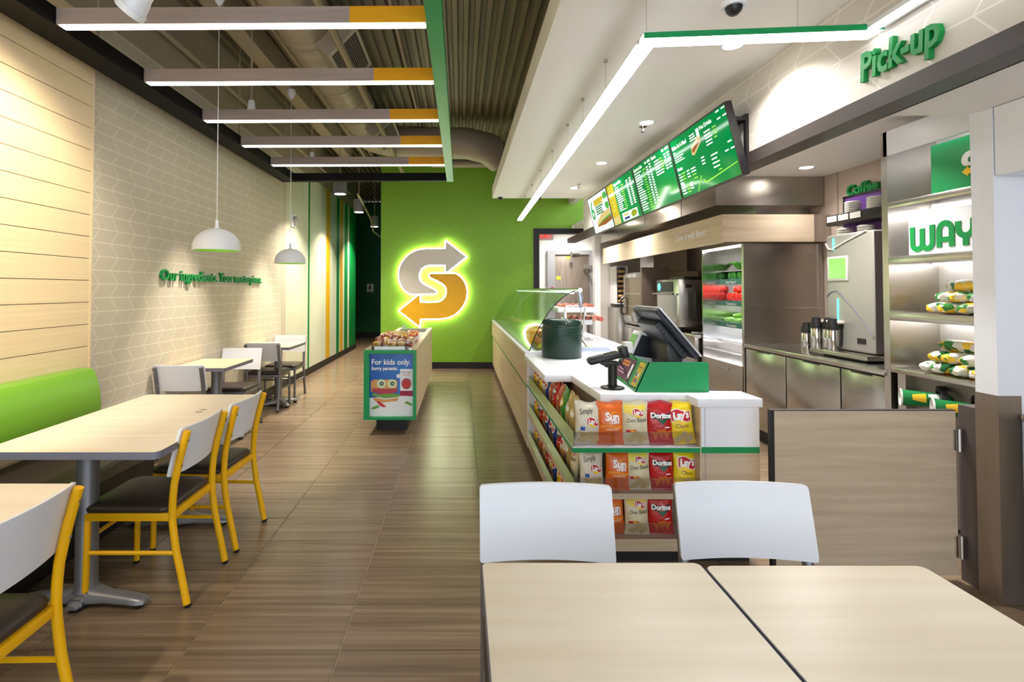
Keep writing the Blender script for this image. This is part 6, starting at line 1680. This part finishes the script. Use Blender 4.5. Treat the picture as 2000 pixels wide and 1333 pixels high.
# wrapped sandwiches
M_WRAP = spots_mat('sandwich_wrap', [(238, 236, 228), (60, 140, 62), (240, 236, 228), (242, 196, 40), (236, 232, 224), (34, 112, 58), (248, 206, 60)], 24, 0.45)
def wrap_mesh(seed):
    rr = random.Random(seed); mb = MB()
    prof = [(-0.155, 0.012), (-0.145, 0.026), (-0.125, 0.03), (-0.11, 0.036), (-0.06, 0.04), (0.0, 0.041), (0.06, 0.04), (0.11, 0.036), (0.125, 0.03), (0.145, 0.026), (0.155, 0.012)]
    n = 12; V = []; F = []
    for (x_, r_) in prof:
        for j in range(n):
            a = 2*PI*j/n
            rj = r_*(1+rr.uniform(-0.09, 0.09))
            V.append((x_+rr.uniform(-0.004, 0.004), rj*1.12*math.cos(a), 0.037+rj*0.86*math.sin(a)))
    k = len(prof)
    for i in range(k-1):
        for j in range(n): F.append((i*n+j, (i+1)*n+j, (i+1)*n+(j+1)%n, i*n+(j+1)%n))
    F.append(list(range(n))); F.append([(k-1)*n+j for j in range(n)][::-1])
    return mb.add(V, F).mesh('wrapped_sandwich', M_WRAP, smooth=True, angle=35, recalc=True)
wm = [wrap_mesh(s_) for s_ in range(4)]
def wrapset(z, lab, plan):
    for (y_, zz, x_, rz, txt) in plan:
        o = place('wrapped_sandwich', RND.choice(wm), None, (x_, y_, z+zz), (0, 0, rz))
        tag(o, f'paper wrapped sandwich {txt} of the {lab} shelf pile', 'sandwich', f'wrapped sandwiches of the {lab} shelf')
plan = [(3.20, 0.001, 2.95, 0.1, 'at the far end of the bottom row'), (3.10, 0.001, 2.95, -0.1, 'second in the bottom row'), (2.995, 0.001, 2.95, 0.05, 'third in the bottom row'), (2.89, 0.001, 2.95, 0.1, 'fourth in the bottom row'), (2.785, 0.001, 2.95, 0.0, 'nearest in the bottom row'),
        (3.15, 0.066, 2.96, 0.1, 'at the far end of the middle row'), (3.045, 0.066, 2.96, -0.08, 'second in the middle row'), (2.94, 0.066, 2.96, 0.0, 'third in the middle row'), (2.83, 0.066, 2.96, 0.1, 'nearest in the middle row')]
wrapset(1.284, 'third', plan + [(3.06, 0.132, 2.93, 1.45, 'lying lengthwise on top'), (2.80, 0.132, 2.93, 1.6, 'lying lengthwise nearest on top')])
wrapset(0.930, 'lowest', [(p[0]+0.03, p[1], p[2]-0.02, p[3], p[4]) for p in plan] + [(3.10, 0.132, 2.92, 1.5, 'lying lengthwise on top'), (2.83, 0.132, 2.92, 1.55, 'lying lengthwise nearest on top')])
# cup dispenser below the deck
t = thing('cup_cabinet', 'dark cup dispenser cabinet under the pick-up shelf', 'cabinet', (3.0, 3.0, 0))
MB().box(2.86, 3.28, 2.63, 3.42, 0.05, 0.895).build('body', mat('cabinet_grey', (132, 124, 118), 0.4, metal=0.6), t)
MB().box(XS+0.02, 2.86, 3.36, 3.42, 0.05, 0.895).build('stile', M_STEELD, t)
MB().box(2.88, 3.26, 2.66, 3.40, 0.0, 0.05).build('plinth', M_BASE, t)
for i, (y_, z_) in enumerate(((3.15, 0.775), (2.93, 0.762))):
    Mc = Matrix.Translation((2.85, y_, z_)) @ Matrix.Rotation(-0.55, 4, 'Z') @ Matrix.Rotation(-PI/2, 4, 'Y')
    MB().lathe([(0.055, 0.0), (0.085, 0.0), (0.085, 0.03), (0.055, 0.03), (0.055, 0.0)], 28, M=Mc, cap=False).build('dispenser_ring', M_BLKPL, t, smooth=True, angle=40)
    c = thing('paper_cup', 'green paper cup with yellow and white arrows sticking out of the %s dispenser' % ('upper' if i == 0 else 'lower'), 'cup', (2.86, y_, z_), 'paper cups')
    Mc2 = Mc
    L_ = 0.20
    MB().lathe([(0.036, -0.02), (0.049, L_), (0.052, L_), (0.052, L_+0.006), (0.047, L_+0.006), (0.046, L_), (0.034, 0.0), (0.0005, 0.0)], 28, M=Mc2, cap=False).build('cup_wall', mat('cup_green_%d' % i, (10, 120, 60), 0.4), c, smooth=True, angle=40)
    MB().lathe([(0.0522, L_-0.001), (0.0535, L_+0.003), (0.050, L_+0.008), (0.046, L_+0.005)], 28, M=Mc2, cap=False).lathe([(0.0455, L_+0.004), (0.0345, 0.004), (0.0005, 0.004)], 28, M=Mc2, cap=False).build('white_rim', M_WHITE, c, smooth=True, angle=40)
    for (a0, a1, z0_, z1_, m_) in ((250, 325, 0.09, 0.155, mat('cup_yellow_%d' % i, (244, 196, 40), 0.4)), (285, 335, 0.03, 0.08, M_TXTW)):
        def fn(u, v, a0=a0, a1=a1, z0_=z0_, z1_=z1_):
            z = z0_+(z1_-z0_)*v; a = math.radians(a0+(a1-a0)*(u*(1-0.5*v) + 0.25*v)); r_ = 0.0372+0.013*z/L_+0.0012
            return (r_*math.cos(a), r_*math.sin(a), z)
        MB().grid(fn, 8, 3, M=Mc2).build('arrow_print', m_, c, smooth=True)
